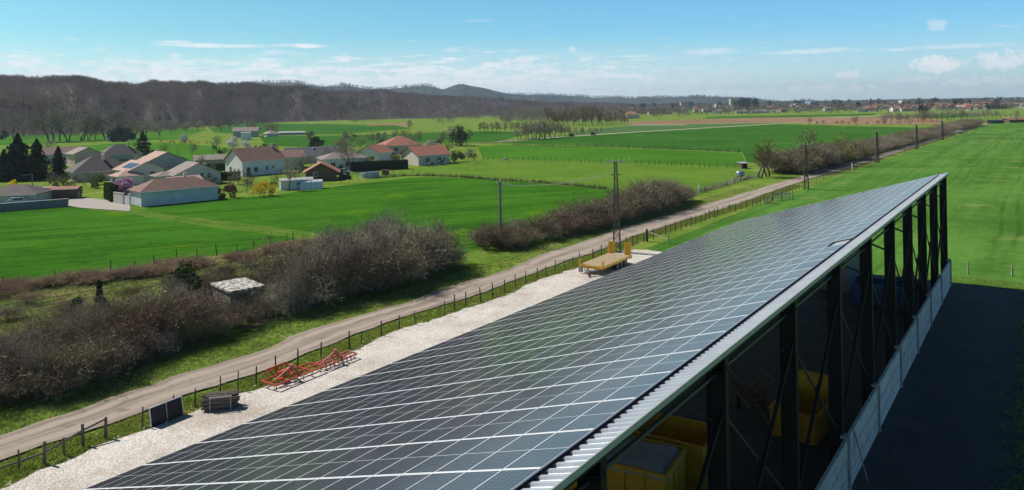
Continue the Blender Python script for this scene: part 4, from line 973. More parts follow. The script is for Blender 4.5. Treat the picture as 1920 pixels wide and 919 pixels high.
RUST = mat('rusty_steel', (.17, .085, .045), (.08, .045, .03), 5, rough=.8)
def skip(name, t, u, rz, L, W, h, label, paint, tarp=False, back=0.0, ribs='y'):
    """open steel container: x along the hangar, y across"""
    root = at_h(name, t, u, rz, label, 'skip'); th = .06
    mb = MB(); mb.box((0, 0, .22), (L - .1, W - .1, .08)); mb.build('floor', paint, root)
    for nm, c, sz in (('end_wall', (-L / 2, 0, h / 2 + .1), (th, W, h - .2)), ('end_wall', (L / 2, 0, (h + back) / 2 + .1), (th, W, h + back - .2)), ('side_wall', (0, -W / 2, h / 2 + .1), (L - th * 2, th, h - .2)), ('side_wall', (0, W / 2, h / 2 + .1), (L - th * 2, th, h - .2))):
        mb = MB(); mb.box(c, sz)
        if nm == 'side_wall':
            s = -1 if c[1] < 0 else 1; nr = max(3, int(L / .55))
            for k in range(nr): mb.box((-L / 2 + (k + .5) * L / nr, c[1] + s * .065, h / 2 + .1), (.10, .07, h - .35))
            mb.box((0, c[1] + s * .04, h - .03), (L, .14, .10))
        else:
            s = -1 if c[0] < 0 else 1; nr = max(3, int(W / .8))
            for k in range(nr + 1): mb.box((c[0] + s * .065, -W / 2 + .06 + k * (W - .12) / nr, sz[2] / 2 + .2), (.07, .10, sz[2] - .1))
            mb.box((c[0] + s * .04, 0, sz[2] + .17), (.14, W, .10))
            for zz in (.75, 1.3): mb.box((c[0] + s * .034, 0, zz), (.01, W - .1, .03))
        mb.build(nm, paint, root)
    mb = MB()
    for sx in (-.36, .36):
        for sy in (-.4, .4): mb.box((sx * L, sy * W, .09), (.3, .16, .18))
    mb.build('skid', STEEL, root)
    if tarp:
        nx, ny = 12, 12; vs = []; r = np.random.default_rng(4)
        for i in range(nx + 1):
            for j in range(ny + 1):
                x, y = -L / 2 - .08 + (L + .16) * i / nx, -W / 2 - .08 + (W + .16) * j / ny
                edge = i in (0, nx) or j in (0, ny); vs.append((x, y, h + .08 - (.30 if edge else .35 * math.sin(math.pi * i / nx) * math.sin(math.pi * j / ny)) + r.normal(0, .015)))
        MB().add(vs, [(i * (ny + 1) + j, (i + 1) * (ny + 1) + j, (i + 1) * (ny + 1) + j + 1, i * (ny + 1) + j + 1) for i in range(nx) for j in range(ny)]).build('tarpaulin', TARP, root, smooth=True)
    return root
skip('skip_container', -48.9, 7.9, rad(6), 2.6, 5.2, 2.3, 'yellow waste skip under a sagging grey tarpaulin, nearest in the hangar', YEL, tarp=True)
skip('skip_container', -45.7, 7.3, rad(4), 2.3, 4.8, 2.25, 'open empty yellow skip directly behind the tarpaulin covered one', YEL)
skip('skip_container', -37.5, 3.1, rad(-2), 3.6, 2.15, 1.55, 'low yellow tipper skip with a raised rear wall near the concrete wall', YEL, back=.9)
bs = skip('skip_container', -9.8, 3.8, rad(3), 2.6, 4.4, 1.9, 'blue open skip at the far end of the hangar', BLUE)
def dark_machine():
    root = at_h('field_harrow', -36.6, 6.0, rad(35), 'folded dark farm harrow on two small wheels in the hangar shade', 'farm machine')
    mb = MB()
    for y in (-.5, 0, .5): mb.bar((-1.3, y, .75), (1.3, y, .75), .10)
    for x in (-1.2, -.4, .4, 1.2): mb.bar((x, -.5, .75), (x, .5, .75), .10)
    mb.bar((-1.3, 0, .75), (-2.6, 0, .5), .12); mb.bar((.2, 0, .8), (-.6, 0, 1.9), .10); mb.bar((.9, 0, .8), (-.6, 0, 1.9), .08)
    mb.build('frame', RUST, root)
    for s in (-1, 1):
        w = MB(); w.cyl((.5, .62 * s, .38), (.5, .80 * s, .38), .38, n=16); w.build('wheel', RUBBER, root)
        p = MB()
        for k in range(5): p.bar((-1.1 + k * .55, .5 * s, .8), (-1.0 + k * .55, .95 * s, 2.0), .07)
        p.bar((-1.1, .95 * s, 2.0), (1.2, .95 * s, 2.0), .07); p.build('folded_wing', RUST, root)
dark_machine()
def tractor():
    root = at_h('small_tractor', -3.6, 3.2, rad(100), 'small dark tractor parked beyond the blue skip', 'tractor')
    D = mat('dark_machine_paint', (.05, .06, .07), (.03, .035, .04), 3, rough=.4)
    mb = MB(); mb.box((.75, 0, .95), (1.5, .6, .55)); mb.box((-.35, 0, .85), (.9, .75, .4)); mb.box((1.5, 0, .8), (.12, .7, .5)); mb.build('body', D, root)
    mb = MB(); mb.box((-.55, 0, 1.2), (.5, .5, .12)); mb.box((-.8, 0, 1.5), (.1, .5, .5)); mb.build('seat', RUBBER, root)
    mb = MB(); mb.cyl((.1, 0, 1.15), (-.1, 0, 1.45), .02); mb.cyl((-.12, 0, 1.45), (-.10, 0, 1.47), .2, n=12); mb.build('steering_wheel', RUBBER, root)
    mb = MB()
    for s in (-1, 1): mb.box((-.6, .62 * s, 1.22), (.9, .3, .06))
    mb.build('mudguard', D, root)
    for x, r, w in ((-.6, .6, .32), (1.15, .38, .22)):
        for s in (-1, 1):
            mb = MB(); mb.cyl((x, (.62 - w / 2) * s, r), (x, (.62 + w / 2) * s, r), r, n=20); mb.cyl((x, (.63 + w / 2) * s, r), (x, (.64 + w / 2) * s, r), r * .55, n=14, mi=1); mb.build('wheel', [RUBBER, RIM], root)
    mb = MB(); mb.cyl((1.53, .25, 1.05), (1.58, .25, 1.05), .09, n=10); mb.build('headlight', mat('lamp_glass', (.7, .7, .65), rough=.2), root)
tractor()
def grey_box():
    root = at_h('box_container', -4.6, 8.3, 0, 'tall grey sheet metal container standing behind the blue skip', 'container')
    mb = MB(); mb.box((0, 0, 2.15), (5.2, 2.5, 4.1))
    for k in range(12): mb.box((-2.63, -1.15 + k * .21, 2.15), (.05, .08, 4.0)); 
    for k in range(20): mb.box((-2.5 + k * .263, -1.27, 2.15), (.10, .05, 4.0))
    mb.build('body', mat('grey_box_paint', (.30, .32, .34), (.24, .26, .28), 1.5, rough=.6), root)
    mb = MB()
    for x in (-2.3, 2.3):
        for y in (-1, 1): mb.box((x, y, .05), (.3, .3, .10))
    mb.build('foot', STEEL, root)
grey_box()
def prop():
    a, b = hw(-41.62, -.125, 2.25), hw(-41.4, -.62, .01)
    mb = MB(); mb.bar(a, b, .13, .05, mi=0); d = (b - a)
    for k in range(12): c = a + d * ((k + .5) / 12); mb.bar(c - d.normalized() * .035, c + d.normalized() * .035, .06, .056, mi=1)
    o = mb.build('perforated_post', [GREYM, BLACK]); tag(o, 'perforated metal post leaning on the concrete wall', 'metal post')
prop()

# ================================================================== THINGS ON THE YARD
WOOD = mat('weathered_wood', (.21, .17, .13), (.10, .08, .065), 6, rough=.9, bump=.4, vary=.2)
WOOD_D = mat('dark_post_wood', (.115, .095, .08), (.05, .042, .036), 6, rough=.9, bump=.4, vary=.25)
PLANK = mat('trailer_planks', (.46, .34, .18), (.30, .22, .12), 3, rough=.85, bump=.3, stretch=((1, 8, 1), 0), third=((.42, .37, .31), .9, .52))
RED = mat('red_implement_paint', (.56, .085, .03), (.40, .06, .025), 4, rough=.5, third=((.22, .08, .05), 7, .62))
RED2 = mat('faded_red_paint', (.52, .15, .115), (.38, .09, .07), 3, rough=.6, third=((.26, .10, .08), 6, .62))
def trailer():
    o = gp(1108, 499, .95); ang = rad(56.5)
    root = empty('flatbed_trailer', (o.x, o.y, 0), ang, 'yellow flatbed trailer with wooden deck and two upright loading ramps', 'trailer')
    L, W, Z = 6.6, 2.75, .95; h = W / 2
    mb = MB()
    for s in (-1, 1):
        mb.box((L / 2, s * (h - .05), Z - .10), (L, .10, .20)); mb.box((L / 2, s * .45, Z - .28), (L - .2, .10, .22))
        for k in range(9): mb.box((.4 + k * .72, s * (h - .3), Z - .17), (.06, .5, .12))
    mb.box((.05, 0, Z - .12), (.10, W, .26)); mb.box((L - .06, 0, Z - .14), (.12, W, .30))
    for k in range(14): mb.box((.03 - .06, -h + .1 + k * (W - .2) / 13, Z - .1), (.05, .06, .18))
    mb.build('chassis', YEL2, root)
    mb = MB()
    for k in range(11): mb.box((L / 2, -h + .22 + k * (W - .44) / 10, Z + .012), (L - .3, (W - .44) / 10 - .02, .05))
    mb.build('deck', PLANK, root)
    mb = MB()
    for s in (-1, 1): mb.box((.10, s * (h - .09), Z + .28), (.14, .16, .62)); mb.box((.10, s * (h - .30), Z + .06), (.12, .5, .12))
    mb.build('headboard_post', YEL2, root)
    for s in (-1, 1):
        r = empty('loading_ramp', (L - .12, s * (h - .42), Z)); r.parent = root
        mb = MB(); lean = .12
        for q in (-.32, .32): mb.bar((0, q, 0), (lean, q, 1.28), .12, .07)
        mb.build('side_rail', YEL2, r)
        mb = MB()
        for k in range(7): mb.bar((lean * (.1 + k * .14), -.3, .12 + k * .19), (lean * (.1 + k * .14), .3, .12 + k * .19), .10, .06)
        mb.box((lean * .5 + .035, 0, .64), (.012, .6, 1.25), rot=Matrix.Rotation(-.095 + .19, 3, 'Y')); mb.build('rung', YEL2, r)
    for i, x in enumerate((3.45, 4.40, 5.35)):
        mb = MB(); mb.cyl((x, -h + .2, .42), (x, h - .2, .42), .06); mb.build('axle', STEEL, root)
        for s in (-1, 1):
            w = empty('wheel', (x, s * (h - .34), .42)); w.parent = root
            mb = MB(); mb.cyl((0, -.20, 0), (0, .20, 0), .42, n=22); mb.build('tyre', RUBBER, w)
            mb = MB(); mb.cyl((0, s * .19, 0), (0, s * .212, 0), .23, n=16); mb.cyl((0, s * .21, 0), (0, s * .25, 0), .08, n=10); mb.build('rim', RIM, w)
    mb = MB()
    for s in (-1, 1): mb.bar((.1, s * .75, .62), (-1.15, 0, .58), .10, .12)
    mb.box((-.45, 0, .62), (.10, .72, .10)); mb.cyl((-1.15, 0, .58), (-1.38, 0, .58), .06); mb.build('drawbar', GREYM, root)
    mb = MB(); mb.box((-.02, h - .25, .55), (.30, .35, .55)); mb.cyl((-.6, .0, .05), (-.6, .0, .8), .05); mb.box((-.6, 0, .02), (.25, .25, .04)); mb.build('support_leg', GREYM, root)
    mb = MB()
    for s in (-1, 1): mb.box((4.4, s * (h - .12), .80), (2.9, .22, .03))
    mb.build('mudguard', STEEL, root)
    mb = MB()
    for s in (-1, 1): mb.box((L + .01, s * (h - .25), Z - .14), (.03, .22, .10))
    mb.build('tail_light', mat('tail_light_red', (.35, .02, .015), rough=.3), root)
trailer()

def cultivator(px, py, z, ang, L, W, label, paint, paint2, rows, big):
    o = gp(px, py, z); root = empty('cultivator', (o.x, o.y, 0), ang, label, 'cultivator')
    mb = MB(); bw = .085
    for k in range(rows):
        y = -W * k / (rows - 1); mb.bar((0, y, z), (L, y, z), bw)
    for x in np.linspace(0, L, 5 if big else 4): mb.bar((x, 0, z + .002), (x, -W, z + .002), bw * .95)
    mb.build('frame', paint, root)
    mb = MB(); c = L * .46   # three point headstock and stays
    mb.bar((c - .35, -W * .25, z), (c, -W * .5, z + .54), .09); mb.bar((c + .35, -W * .25, z), (c, -W * .5, z + .54), .09)
    mb.bar((c - 1.35, -W * .55, z + .05), (c, -W * .5, z + .52), .07); mb.bar((c + .12, -W * .98, z + .05), (c, -W * .5, z + .52), .07); mb.box((c, -W * .5, z + .48), (.22, .26, .30)); mb.build('headstock', paint2, root)
    if big:
        mb = MB()
        for x in (.9, 1.45, 2.2): mb.bar((x, -.05, z + .05), (x - .25, .22, z + .52), .08); mb.bar((x - .25, .22, z + .52), (x - .48, .42, z + .10), .08)
        mb.bar((.65, .22, z + .50), (1.95, .22, z + .52), .07); mb.bar((1.0, -.2, z + .1), (1.7, -.5, z + .42), .09); mb.box((1.25, -.3, z + .22), (.5, .25, .18)); mb.build('folding_arm', paint, root)
    n = int(L / .34)
    for k in range(n):
        for q in range(rows):
            if (k + q) % 2 and big: continue
            x = .12 + k * (L - .24) / (n - 1); y = -W * q / (rows - 1)
            mb = MB(); mb.tube([(x, y, z), (x - .10, y - .03, z - .10), (x - .14, y - .02, z * .45), (x - .03, y, .02)], .024, 5); mb.box((x - .03, y, .04), (.10, .05, .07)); mb.build('tine', mat('tine_steel', (.07, .055, .045), (.04, .03, .025), 5, rough=.6), root)
cultivator(490.5, 715, .46, rad(57), 3.75, 1.3, 'bright red field cultivator with folded arms, nearer of the two by the fence', RED, RED2, 3, True)
cultivator(592, 681, .43, rad(56), 2.75, .95, 'faded red tine cultivator behind the brighter one by the fence', RED2, RED2, 3, False)

# stack of old fence posts in a steel frame
def woodpile():
    o = gp(392, 776); ang = rad(14)
    root = empty('post_rack', o, ang, 'thin steel rack holding the stack of old wooden posts', 'rack')
    mb = MB()
    for x in (.05, 1.15):
        mb.bar((x, 0, 0), (x, 0, .88), .05); mb.bar((x, .95, 0), (x, .95, .88), .05); mb.bar((x, 0, .05), (x, .95, .05), .05)
    mb.build('upright', mat('pale_rack_steel', (.42, .41, .39), (.3, .29, .27), 4, rough=.6), root)
    mb = MB(); mb.bar((0, 0, .05), (1.2, 0, .05), .05); mb.bar((0, 0, .88), (1.2, 0, .88), .05); mb.build('crossbar', MATS['pale_rack_steel'], root)
    protos = []
    for k in range(5):
        mb = MB(); pts = [(-.85, 0, 0), (-.3, R.uniform(-.015, .015), R.uniform(-.015, .015)), (.3, R.uniform(-.015, .015), R.uniform(-.015, .015)), (.85, 0, 0)]
        r = R.uniform(.045, .06); rr = [r, r * 1.03, r * .97, r * .86]
        for i in range(3): mb.cyl(pts[i], pts[i + 1], rr[i], rr[i + 1], 8, caps=True)
        protos.append(mb.build('wooden_post', WOOD))
    n = 0
    for lay in range(8):
        for k in range(7):
            x, y, z = .55 + R.uniform(-.22, .22), .10 + k * .125 + (.06 if lay % 2 else 0), .13 + lay * .102
            if lay == 7 and k in (0, 6): continue
            q = protos[n] if n < 5 else protos[n % 5].copy()
            if n >= 5: COL.objects.link(q)
            w = Matrix.Rotation(ang, 4, 'Z') @ Vector((x, y, z)); q.location = o + w; q.rotation_euler = (R.uniform(0, 6), R.uniform(-.03, .03), ang + R.uniform(-.06, .06)); n += 1
            tag(q, 'old weathered round post lying in the stack by the fence', 'wooden post', 'old posts in the stack')
woodpile()
def spare_panel():
    a, b = gp(284, 804), gp(345, 779); d = (b - a); ang = math.atan2(d.y, d.x); L = d.length
    root = empty('solar_module', a, ang, 'single dark solar panel leaning upright against the fence', 'solar panel'); root.rotation_euler = (-.16, 0, ang)
    h = 1.08; mb = MB(); mb.box((L / 2, .02, h / 2), (L - .06, .03, h - .06)); mb.build('glass', mat('dark_pv_back', (.010, .013, .026), (.007, .009, .018), 6, rough=.25, spec=.2), root)
    mb = MB()
    for x in (.02, L - .02): mb.box((x, .02, h / 2), (.04, .045, h))
    for z in (.02, h - .02): mb.box((L / 2, .02, z), (L - .08, .045, .04))
    mb.box((L / 2, .002, h / 2), (.022, .012, h - .08)); mb.build('frame', ALU, root)
    mb = MB()
    for k in range(1, 12): mb.box((L * k / 12, .0035, h / 2), (.006, .004, h - .1))
    for k in range(1, 6): mb.box((L / 2, .003, h * k / 6), (L - .1, .004, .006))
    mb.build('cell_line', mat('cell_line', (.05, .052, .06), rough=.3), root)
spare_panel()

# ------------------------------------------------------------------ fences
def post_at(p, h, r, root, lean=.05, m=None):
    mb = MB(); t = Vector((R.uniform(-lean, lean), R.uniform(-lean, lean), 1)) * h
    mb.cyl((0, 0, -.1), t, r, r * .85, 7)
    q = mb.build('post', m or WOOD_D, root); q.location = p - root.location; return q, p + t
def wire_fence(name, label, P, h, r, wires, m=None, lean=.05, wr=.006):
    root = empty(name, P[0], 0, label, 'fence'); tops = []
    for p in P: tops.append((p, post_at(p, h * R.uniform(.85, 1.12), r * R.uniform(.8, 1.3), root, lean, m)[1]))
    for f in wires:
        mb = MB(); pts = [a.lerp(b, f) - root.location for a, b in tops]
        for a, b in zip(pts[:-1], pts[1:]): mb.cyl(a, b, wr, wr, 3, caps=False)
        mb.build('wire', mat('fence_wire', (.20, .19, .18), (.14, .13, .12), 4, rough=.5, metal=.4), root)
    return root
# near-left rail fence
rail_pts = [gp(36, 880), gp(83, 873), gp(121, 856), gp(156, 838), gp(198, 824)]
root = empty('rail_fence', rail_pts[0], 0, 'short wooden rail fence with one long sloping rail at the lower left', 'fence'); hs = [.95, 1.15, .95, 1.15, 1.15]
for i, (p, h) in enumerate(zip(rail_pts, hs)): post_at(p, h, .045 if i in (0, 2) else .085, root, .03, WOOD)
mb = MB(); q = [rail_pts[4] + Vector((0, 0, 1.05)), rail_pts[3] + Vector((0, 0, .85)), rail_pts[1] + Vector((0, 0, .62)), gp(0, 885) + Vector((0, 0, .18)), gp(-60, 905) + Vector((0, 0, .1))]
for a, b in zip(q[:-1], q[1:]): mb.cyl(a - rail_pts[0], b - rail_pts[0], .055, .05, 7)
mb.build('rail', WOOD, root)
near_px = [(267, 803), (325, 780), (366, 764), (413, 747), (446, 735), (480, 722), (517, 700), (558, 690), (602, 672), (655, 655), (678, 648), (715, 632), (749, 619), (778, 611), (833, 595), (852, 582), (873, 576), (901, 567), (924, 558), (946, 549), (966, 541), (986, 533), (1007, 525), (1024, 519), (1041, 512), (1058, 506), (1075, 500), (1087, 494)]
wire_fence('wire_fence', 'wire fence on thin dark posts between the gravel yard and the track', [gp(*p) for p in near_px], 1.22, .048, (.45, .8))
mid_px = [(1112, 486), (1128, 480), (1150, 474), (1174, 466), (1187, 461), (1195, 458), (1207, 454), (1225, 449), (1238, 444), (1248, 440), (1258, 437), (1267, 434)]
P2 = [gp(*p) for p in mid_px] + [p for p, d in along([(1277, 431), (1300, 422), (1350, 403), (1420, 386), (1438, 380)], 1.75, .15)]
wire_fence('wire_fence', 'wire fence with close dark posts between trailer and wooden gate', P2, 1.25, .055, (.4, .8))
P3 = [p for p, d in along([(1448, 375), (1480, 362), (1517, 350), (1588, 322), (1644, 304)], 1.9, .2)][:98]
wire_fence('wire_fence', 'wire fence of pale brown stakes beside the second pylon', P3, 1.2, .06, (.5, .85), WOOD)
P4 = [p for p, d in along([(1646, 303), (1720, 277.5), (1770, 261), (1838, 239)], 3.2, .2)][:98]
wire_fence('wire_fence', 'far wire fence of small stakes beside the third and fourth pylons', P4, 1.15, .07, (.6,), WOOD)
def strut_corner():
    a, b = gp(1213, 453), gp(1253, 459); root = empty('fence_corner_brace', a, 0, 'thick dark gate post with a long wooden strut to a pale post', 'fence')
    post_at(a, 1.5, .17, root, .02); post_at(b, 1.5, .09, root, .02, mat('pale_post', (.42, .38, .32), (.3, .27, .22), 5))
    mb = MB(); mb.cyl((0, 0, 1.25), b - a + Vector((0, 0, .65)), .06, .05, 6); mb.build('strut', MATS['pale_post'], root)
strut_corner()
def gate_hurdles():
    a, b = gp(1448, 377), gp(1483, 375); root = empty('field_gate', a, 0, 'loose grey wooden gate and pale posts beside the track fence', 'gate'); pp = MATS['pale_post']
    for k, f in enumerate((0, .05, .5, .93, 1.1)): post_at(a.lerp(b, f), 1.5, .09, root, .05, pp if k in (1, 3) else WOOD)
    mb = MB()
    for z in (.5, .9, 1.25): mb.bar(Vector((0, 0, z)), b - a + Vector((0, 0, z - .1)), .06, .10)
    mb.bar((0, 0, .4), b - a + Vector((0, 0, 1.2)), .05, .08); mb.build('rail', GREYM, root)
    c = gp(1432, 383); r2 = empty('hurdle', c, 0, 'leaning bundle of old wooden hurdle slats at the fence corner', 'hurdle'); mb = MB()
    for k in range(10): mb.bar((k * .17, k * .12, 0), (k * .17 + R.uniform(.2, .5), k * .12 + .2, 1.3 * R.uniform(.7, 1.2)), .07)
    mb.build('slat', WOOD_D, r2)
gate_hurdles()
wire_fence('paddock_fence', 'long fence of small dark stakes across the paddock behind the pale horse', [p for p, d in along([(906, 299.5), (1000, 302), (1100, 305.5), (1200, 309), (1300, 313), (1395, 317)], 1.9, .45)][:99], 1.35, .075, (.8,), lean=.08)
wire_fence('paddock_fence', 'thin fence of stakes along the far side of the upper pasture', [p for p, d in along([(965, 272), (1100, 274.5), (1250, 279.5), (1390, 286)], 3.2, .5)][:99], 1.5, .07, (.8,))
wire_fence('paddock_fence', 'garden stake fence in front of the pool along the wheat', [p for p, d in along([(640, 343), (690, 336), (740, 331), (790, 327)], 2.6, .3)], 1.4, .06, (.5, .9))
wire_fence('wire_fence', 'leaning dark stakes along the lower edge of the near wheat field', [gp(*p) for p in [(5, 543), (106, 530), (207, 512), (250, 508), (292, 502), (333, 490), (370, 488), (407, 480), (443, 476), (476, 469), (508, 463), (537, 452), (550, 449)]], 1.25, .05, (.7,), lean=.14)
wire_fence('wire_fence', 'two grey fence posts standing in the right meadow beyond the hangar', [gp(1815, 516), gp(1898, 520), gp(2010, 527)], 1.35, .08, (.8,), MATS['pale_post'])
for px, py, h, lb in [(1311, 361, 1.7, 'white marker post at the end of the hedge behind the pylon'), (1018, 303, 1.9, 'white post in the paddock stake fence, left one'), (1180, 308, 1.9, 'white post in the paddock stake fence, beside the pylon top'), (1598, 320, 1.7, 'yellowish marker post in the stake fence between two pylons')]:
    p = gp(px, py); mb = MB(); mb.box((0, 0, h / 2), (.17, .17, h)); mb.prism([(-.085, -.085), (.085, -.085), (.085, .085), (-.085, .085)], h + .002, h + .05)
    o = mb.build('marker_post', mat('white_post_paint', (.72, .71, .66), (.6, .58, .52), 3), loc=p); tag(o, lb, 'marker post')

# ------------------------------------------------------------------ pylons, pole and cables
LAT = mat('rusty_lattice', (.135, .105, .085), (.075, .058, .048), 6, rough=.7)
INS = mat('insulator', (.62, .64, .63), (.5, .52, .5), 5, rough=.3)
def pylon(px, py, h, label, detail=1.0):
    o = gp(px, py); root = empty('lattice_pylon', o, rad(-14), label, 'pylon', None)
    wb, wt = .39, .13; mb = MB(); C4 = [(-1, -1), (1, -1), (1, 1), (-1, 1)]
    W = lambda z: wb + (wt - wb) * min(1, z / h)
    for sx, sy in C4: mb.bar((sx * wb, sy * wb, 0), (sx * wt, sy * wt, h), .085 * detail)
    mb.build('leg', LAT, root)
    mb = MB(); z = .25; n = 0
    while z < h - .4:
        st = max(.5, W(z) * 1.75); z2 = min(h - .1, z + st)
        for i in range(4):
            a, b = C4[i], C4[(i + 1) % 4]
            if (n + i) % 2: a, b = b, a
            mb.bar((a[0] * W(z), a[1] * W(z), z), (b[0] * W(z2), b[1] * W(z2), z2), .05 * detail); mb.bar((a[0] * W(z2), a[1] * W(z2), z2), (b[0] * W(z2), b[1] * W(z2), z2), .035 * detail)
        z = z2; n += 1
    mb.build('lattice', LAT, root)
    mb = MB(); mb.bar((-1.05, 0, h + .03), (1.05, 0, h + .03), .13, .12); mb.build('crossarm', mat('grey_crossarm', (.42, .42, .40), (.33, .33, .31), 3, rough=.5, metal=.3), root)
    for x in (-.98, -.35, .35, .98):
        mb = MB(); mb.cyl((x, 0, h + .09), (x, 0, h + .40), .045 * detail, .03, 6); mb.build('insulator', INS, root)
    mb = MB(); mb.box((0, 0, h - 1.45), (1.1, .10, .09)); mb.box((0, -.25, h * .31), (.7, .10, .26)); mb.build('bracket', LAT, root)
    mb = MB(); mb.box((0, 0, .05), (.95, .95, .12)); mb.build('foundation', MATS['dark_dirt'], root)
    return root
P1 = pylon(1157, 474, 10.3, 'tall rusty lattice pylon behind the yellow trailer, nearest of the row')
pylon(1512, 356, 8.5, 'second lattice pylon in the row, beside the gate and the bare clump', 1.2)
pylon(1645, 306, 8.2, 'third lattice pylon in the row, at the start of the long hedge', 1.5)
pylon(1719, 279, 7.9, 'fourth lattice pylon in the row, against the long hedge', 1.8)
pylon(1767, 262, 7.5, 'fifth and farthest clearly seen lattice pylon along the track', 2.1)
def utility_pole():
    o = gp(939, 461); h = pz(937, 341, o.y)[1]
    root = empty('utility_pole', o, 0, 'single concrete utility pole rising out of the hedge', 'utility pole')
    mb = MB(); mb.cyl((0, 0, 0), (0, 0, h), .20, .13, 10); mb.build('shaft', mat('pole_concrete', (.22, .21, .20), (.13, .125, .12), 3, bump=.2), root)
    mb = MB(); mb.bar((-.25, 0, h - .35), (1.1, -.1, h - .42), .09); mb.bar((-.35, .2, h - .1), (.35, -.2, h - .1), .08); mb.build('crossarm', MATS['grey_crossarm'], root)
    for x, z in ((0, h), (.45, h - .35), (.8, h - .38), (1.1, h - .42), (-.3, h - .1)):
        mb = MB(); mb.cyl((x, 0, z), (x, 0, z + .24), .07, .05, 7); mb.build('insulator', INS, root)
    mb = MB(); mb.box((.2, -.12, h - 1.1), (.22, .16, .3)); mb.tube([(.2, -.1, h - 1.2), (.32, -.1, h - 1.7), (.2, -.12, h - 2.3)], .03, 5); mb.build('junction_box', GREYM, root)
    return o + Vector((1.0, -.1, h - .4))
pole_tip = utility_pole()
def cable(name, label, a, b, sag, r, m, n=24):
    mb = MB(); pts = []
    for i in range(n + 1): t = i / n; p = a.lerp(b, t); p.z -= sag * 4 * t * (1 - t); pts.append(p)
    mb.tube(pts, r, 5); o = mb.build(name, m); tag(o, label, 'cable'); return o
pa = gp(1157, 474); CABLE = mat('grey_cable', (.42, .43, .40), (.36, .37, .34), 2, rough=.5)
ptop = pa + Vector((-.85, .1, 8.85))
cable('cable', 'pale sagging power cable between the concrete pole and the lattice pylon', pole_tip, ptop, .45, .035, CABLE)
cable('cable', 'short cable dropping from the pylon crossarm to its bracket', ptop, pa + Vector((-.75, .2, 10.3)), -.0, .025, CABLE, 6)
BLK = mat('black_cable', (.03, .03, .032), rough=.6)
c0, c1 = gp(0, 568, 4.6), gp(-60, 580, 4.6)
fa = pole_tip + Vector((-1.1, 0, -.5))
def far_cable(label, y0, y1):
    a = gp(-40, y0, 4.2); b = gp(500, y1, 4.2); d = b - a; a2 = a - d * .3
    cable('cable', label, a2, b + d * .02, .25, .022, BLK)
far_cable('upper of two black overhead cables crossing the rough strip at the left', 574, 484)
far_cable('lower of two black overhead cables crossing the rough strip at the left', 588, 492)

# ------------------------------------------------------------------ hut in the thicket, barrel
def hut():
    a, b, c, d = gp(430, 547, 2.3), gp(497, 535, 2.3), gp(457, 515, 2.3), gp(387, 531, 2.3)
    root = empty('flat_roof_hut', (a.x, a.y, 0), math.atan2(b.y - a.y, b.x - a.x), 'small concrete hut with a flat mossy whitish roof hidden in the thicket', 'hut')
    L = (b - a).length; W = (d - a).length * .95
    mb = MB(); mb.box((L / 2, W / 2, 1.06), (L - .25, W - .25, 2.12)); mb.build('wall', mat('hut_wall', (.20, .185, .165), (.12, .11, .10), 1.5, bump=.3), root)
    mb = MB(); mb.box((L / 2, W / 2, 2.22), (L, W, .18)); mb.build('roof', mat('mossy_roof', (.66, .65, .61), (.40, .39, .35), 1.6, rough=.9, bump=.3, third=((.13, .11, .08), 2.6, .44)), root)
    mb = MB(); mb.box((L * .35, .115, .95), (.9, .03, 1.9)); mb.build('door', mat('hut_door', (.12, .09, .07), rough=.8), root)
    return root
hut()
o = gp(314, 566); mb = MB(); mb.cyl((0, 0, 0), (0, 0, .95), .30, n=14)
for z in (.3, .62): mb.cyl((0, 0, z), (0, 0, z + .04), .315, n=14)
mb.cyl((.1, 0, .95), (.1, 0, 1.0), .05, n=8)
b_ = mb.build('plastic_drum', mat('drum_pale_blue', (.62, .68, .74), (.5, .56, .62), 2, rough=.4), loc=o); tag(b_, 'pale blue plastic drum half hidden left of the mossy hut', 'drum')

# ------------------------------------------------------------------ houses
def rooftile(n, c1, c2): return mat('roof_' + n, c1, c2, .9, rough=.85, bump=.15, third=(tuple(x * .72 for x in c2), 2.0, .60), spread=.22)
TILE_BROWN = rooftile('brown', (.23, .115, .085), (.13, .072, .058)); TILE_PINK = rooftile('pink', (.47, .31, .25), (.34, .21, .17)); TILE_RED = rooftile('red', (.36, .135, .08), (.25, .09, .06))
TILE_DARK = rooftile('dark', (.085, .065, .062), (.055, .044, .044)); TILE_GREY = rooftile('grey', (.27, .215, .185), (.17, .14, .125)); TILE_SLATE = rooftile('slate', (.055, .065, .085), (.04, .045, .06))
WHITE = mat('white_render', (.74, .73, .71), (.62, .61, .59), .7, rough=.9); CREAM = mat('cream_render', (.60, .55, .47), (.50, .45, .38), .7, rough=.9); BEIGE = mat('beige_render', (.48, .43, .36), (.38, .34, .28), .7, rough=.9)
GREYR = mat('grey_render', (.40, .40, .39), (.31, .31, .30), .7, rough=.9, third=((.24, .24, .24), .5, .6)); PINKR = mat('pink_render', (.56, .40, .31), (.47, .33, .26), .7, rough=.9)
TIMBER = mat('barn_timber', (.19, .105, .06), (.11, .06, .038), 2, rough=.85, stretch=((6, 6, .4), 0), bump=.2)
GLASS = mat('window_glass', (.03, .035, .04), (.02, .022, .026), 3, rough=.08); FRAME = mat('window_frame_white', (.70, .70, .68), rough=.6); SHUT = mat('brown_door', (.18, .10, .06), (.12, .07, .04), 3)
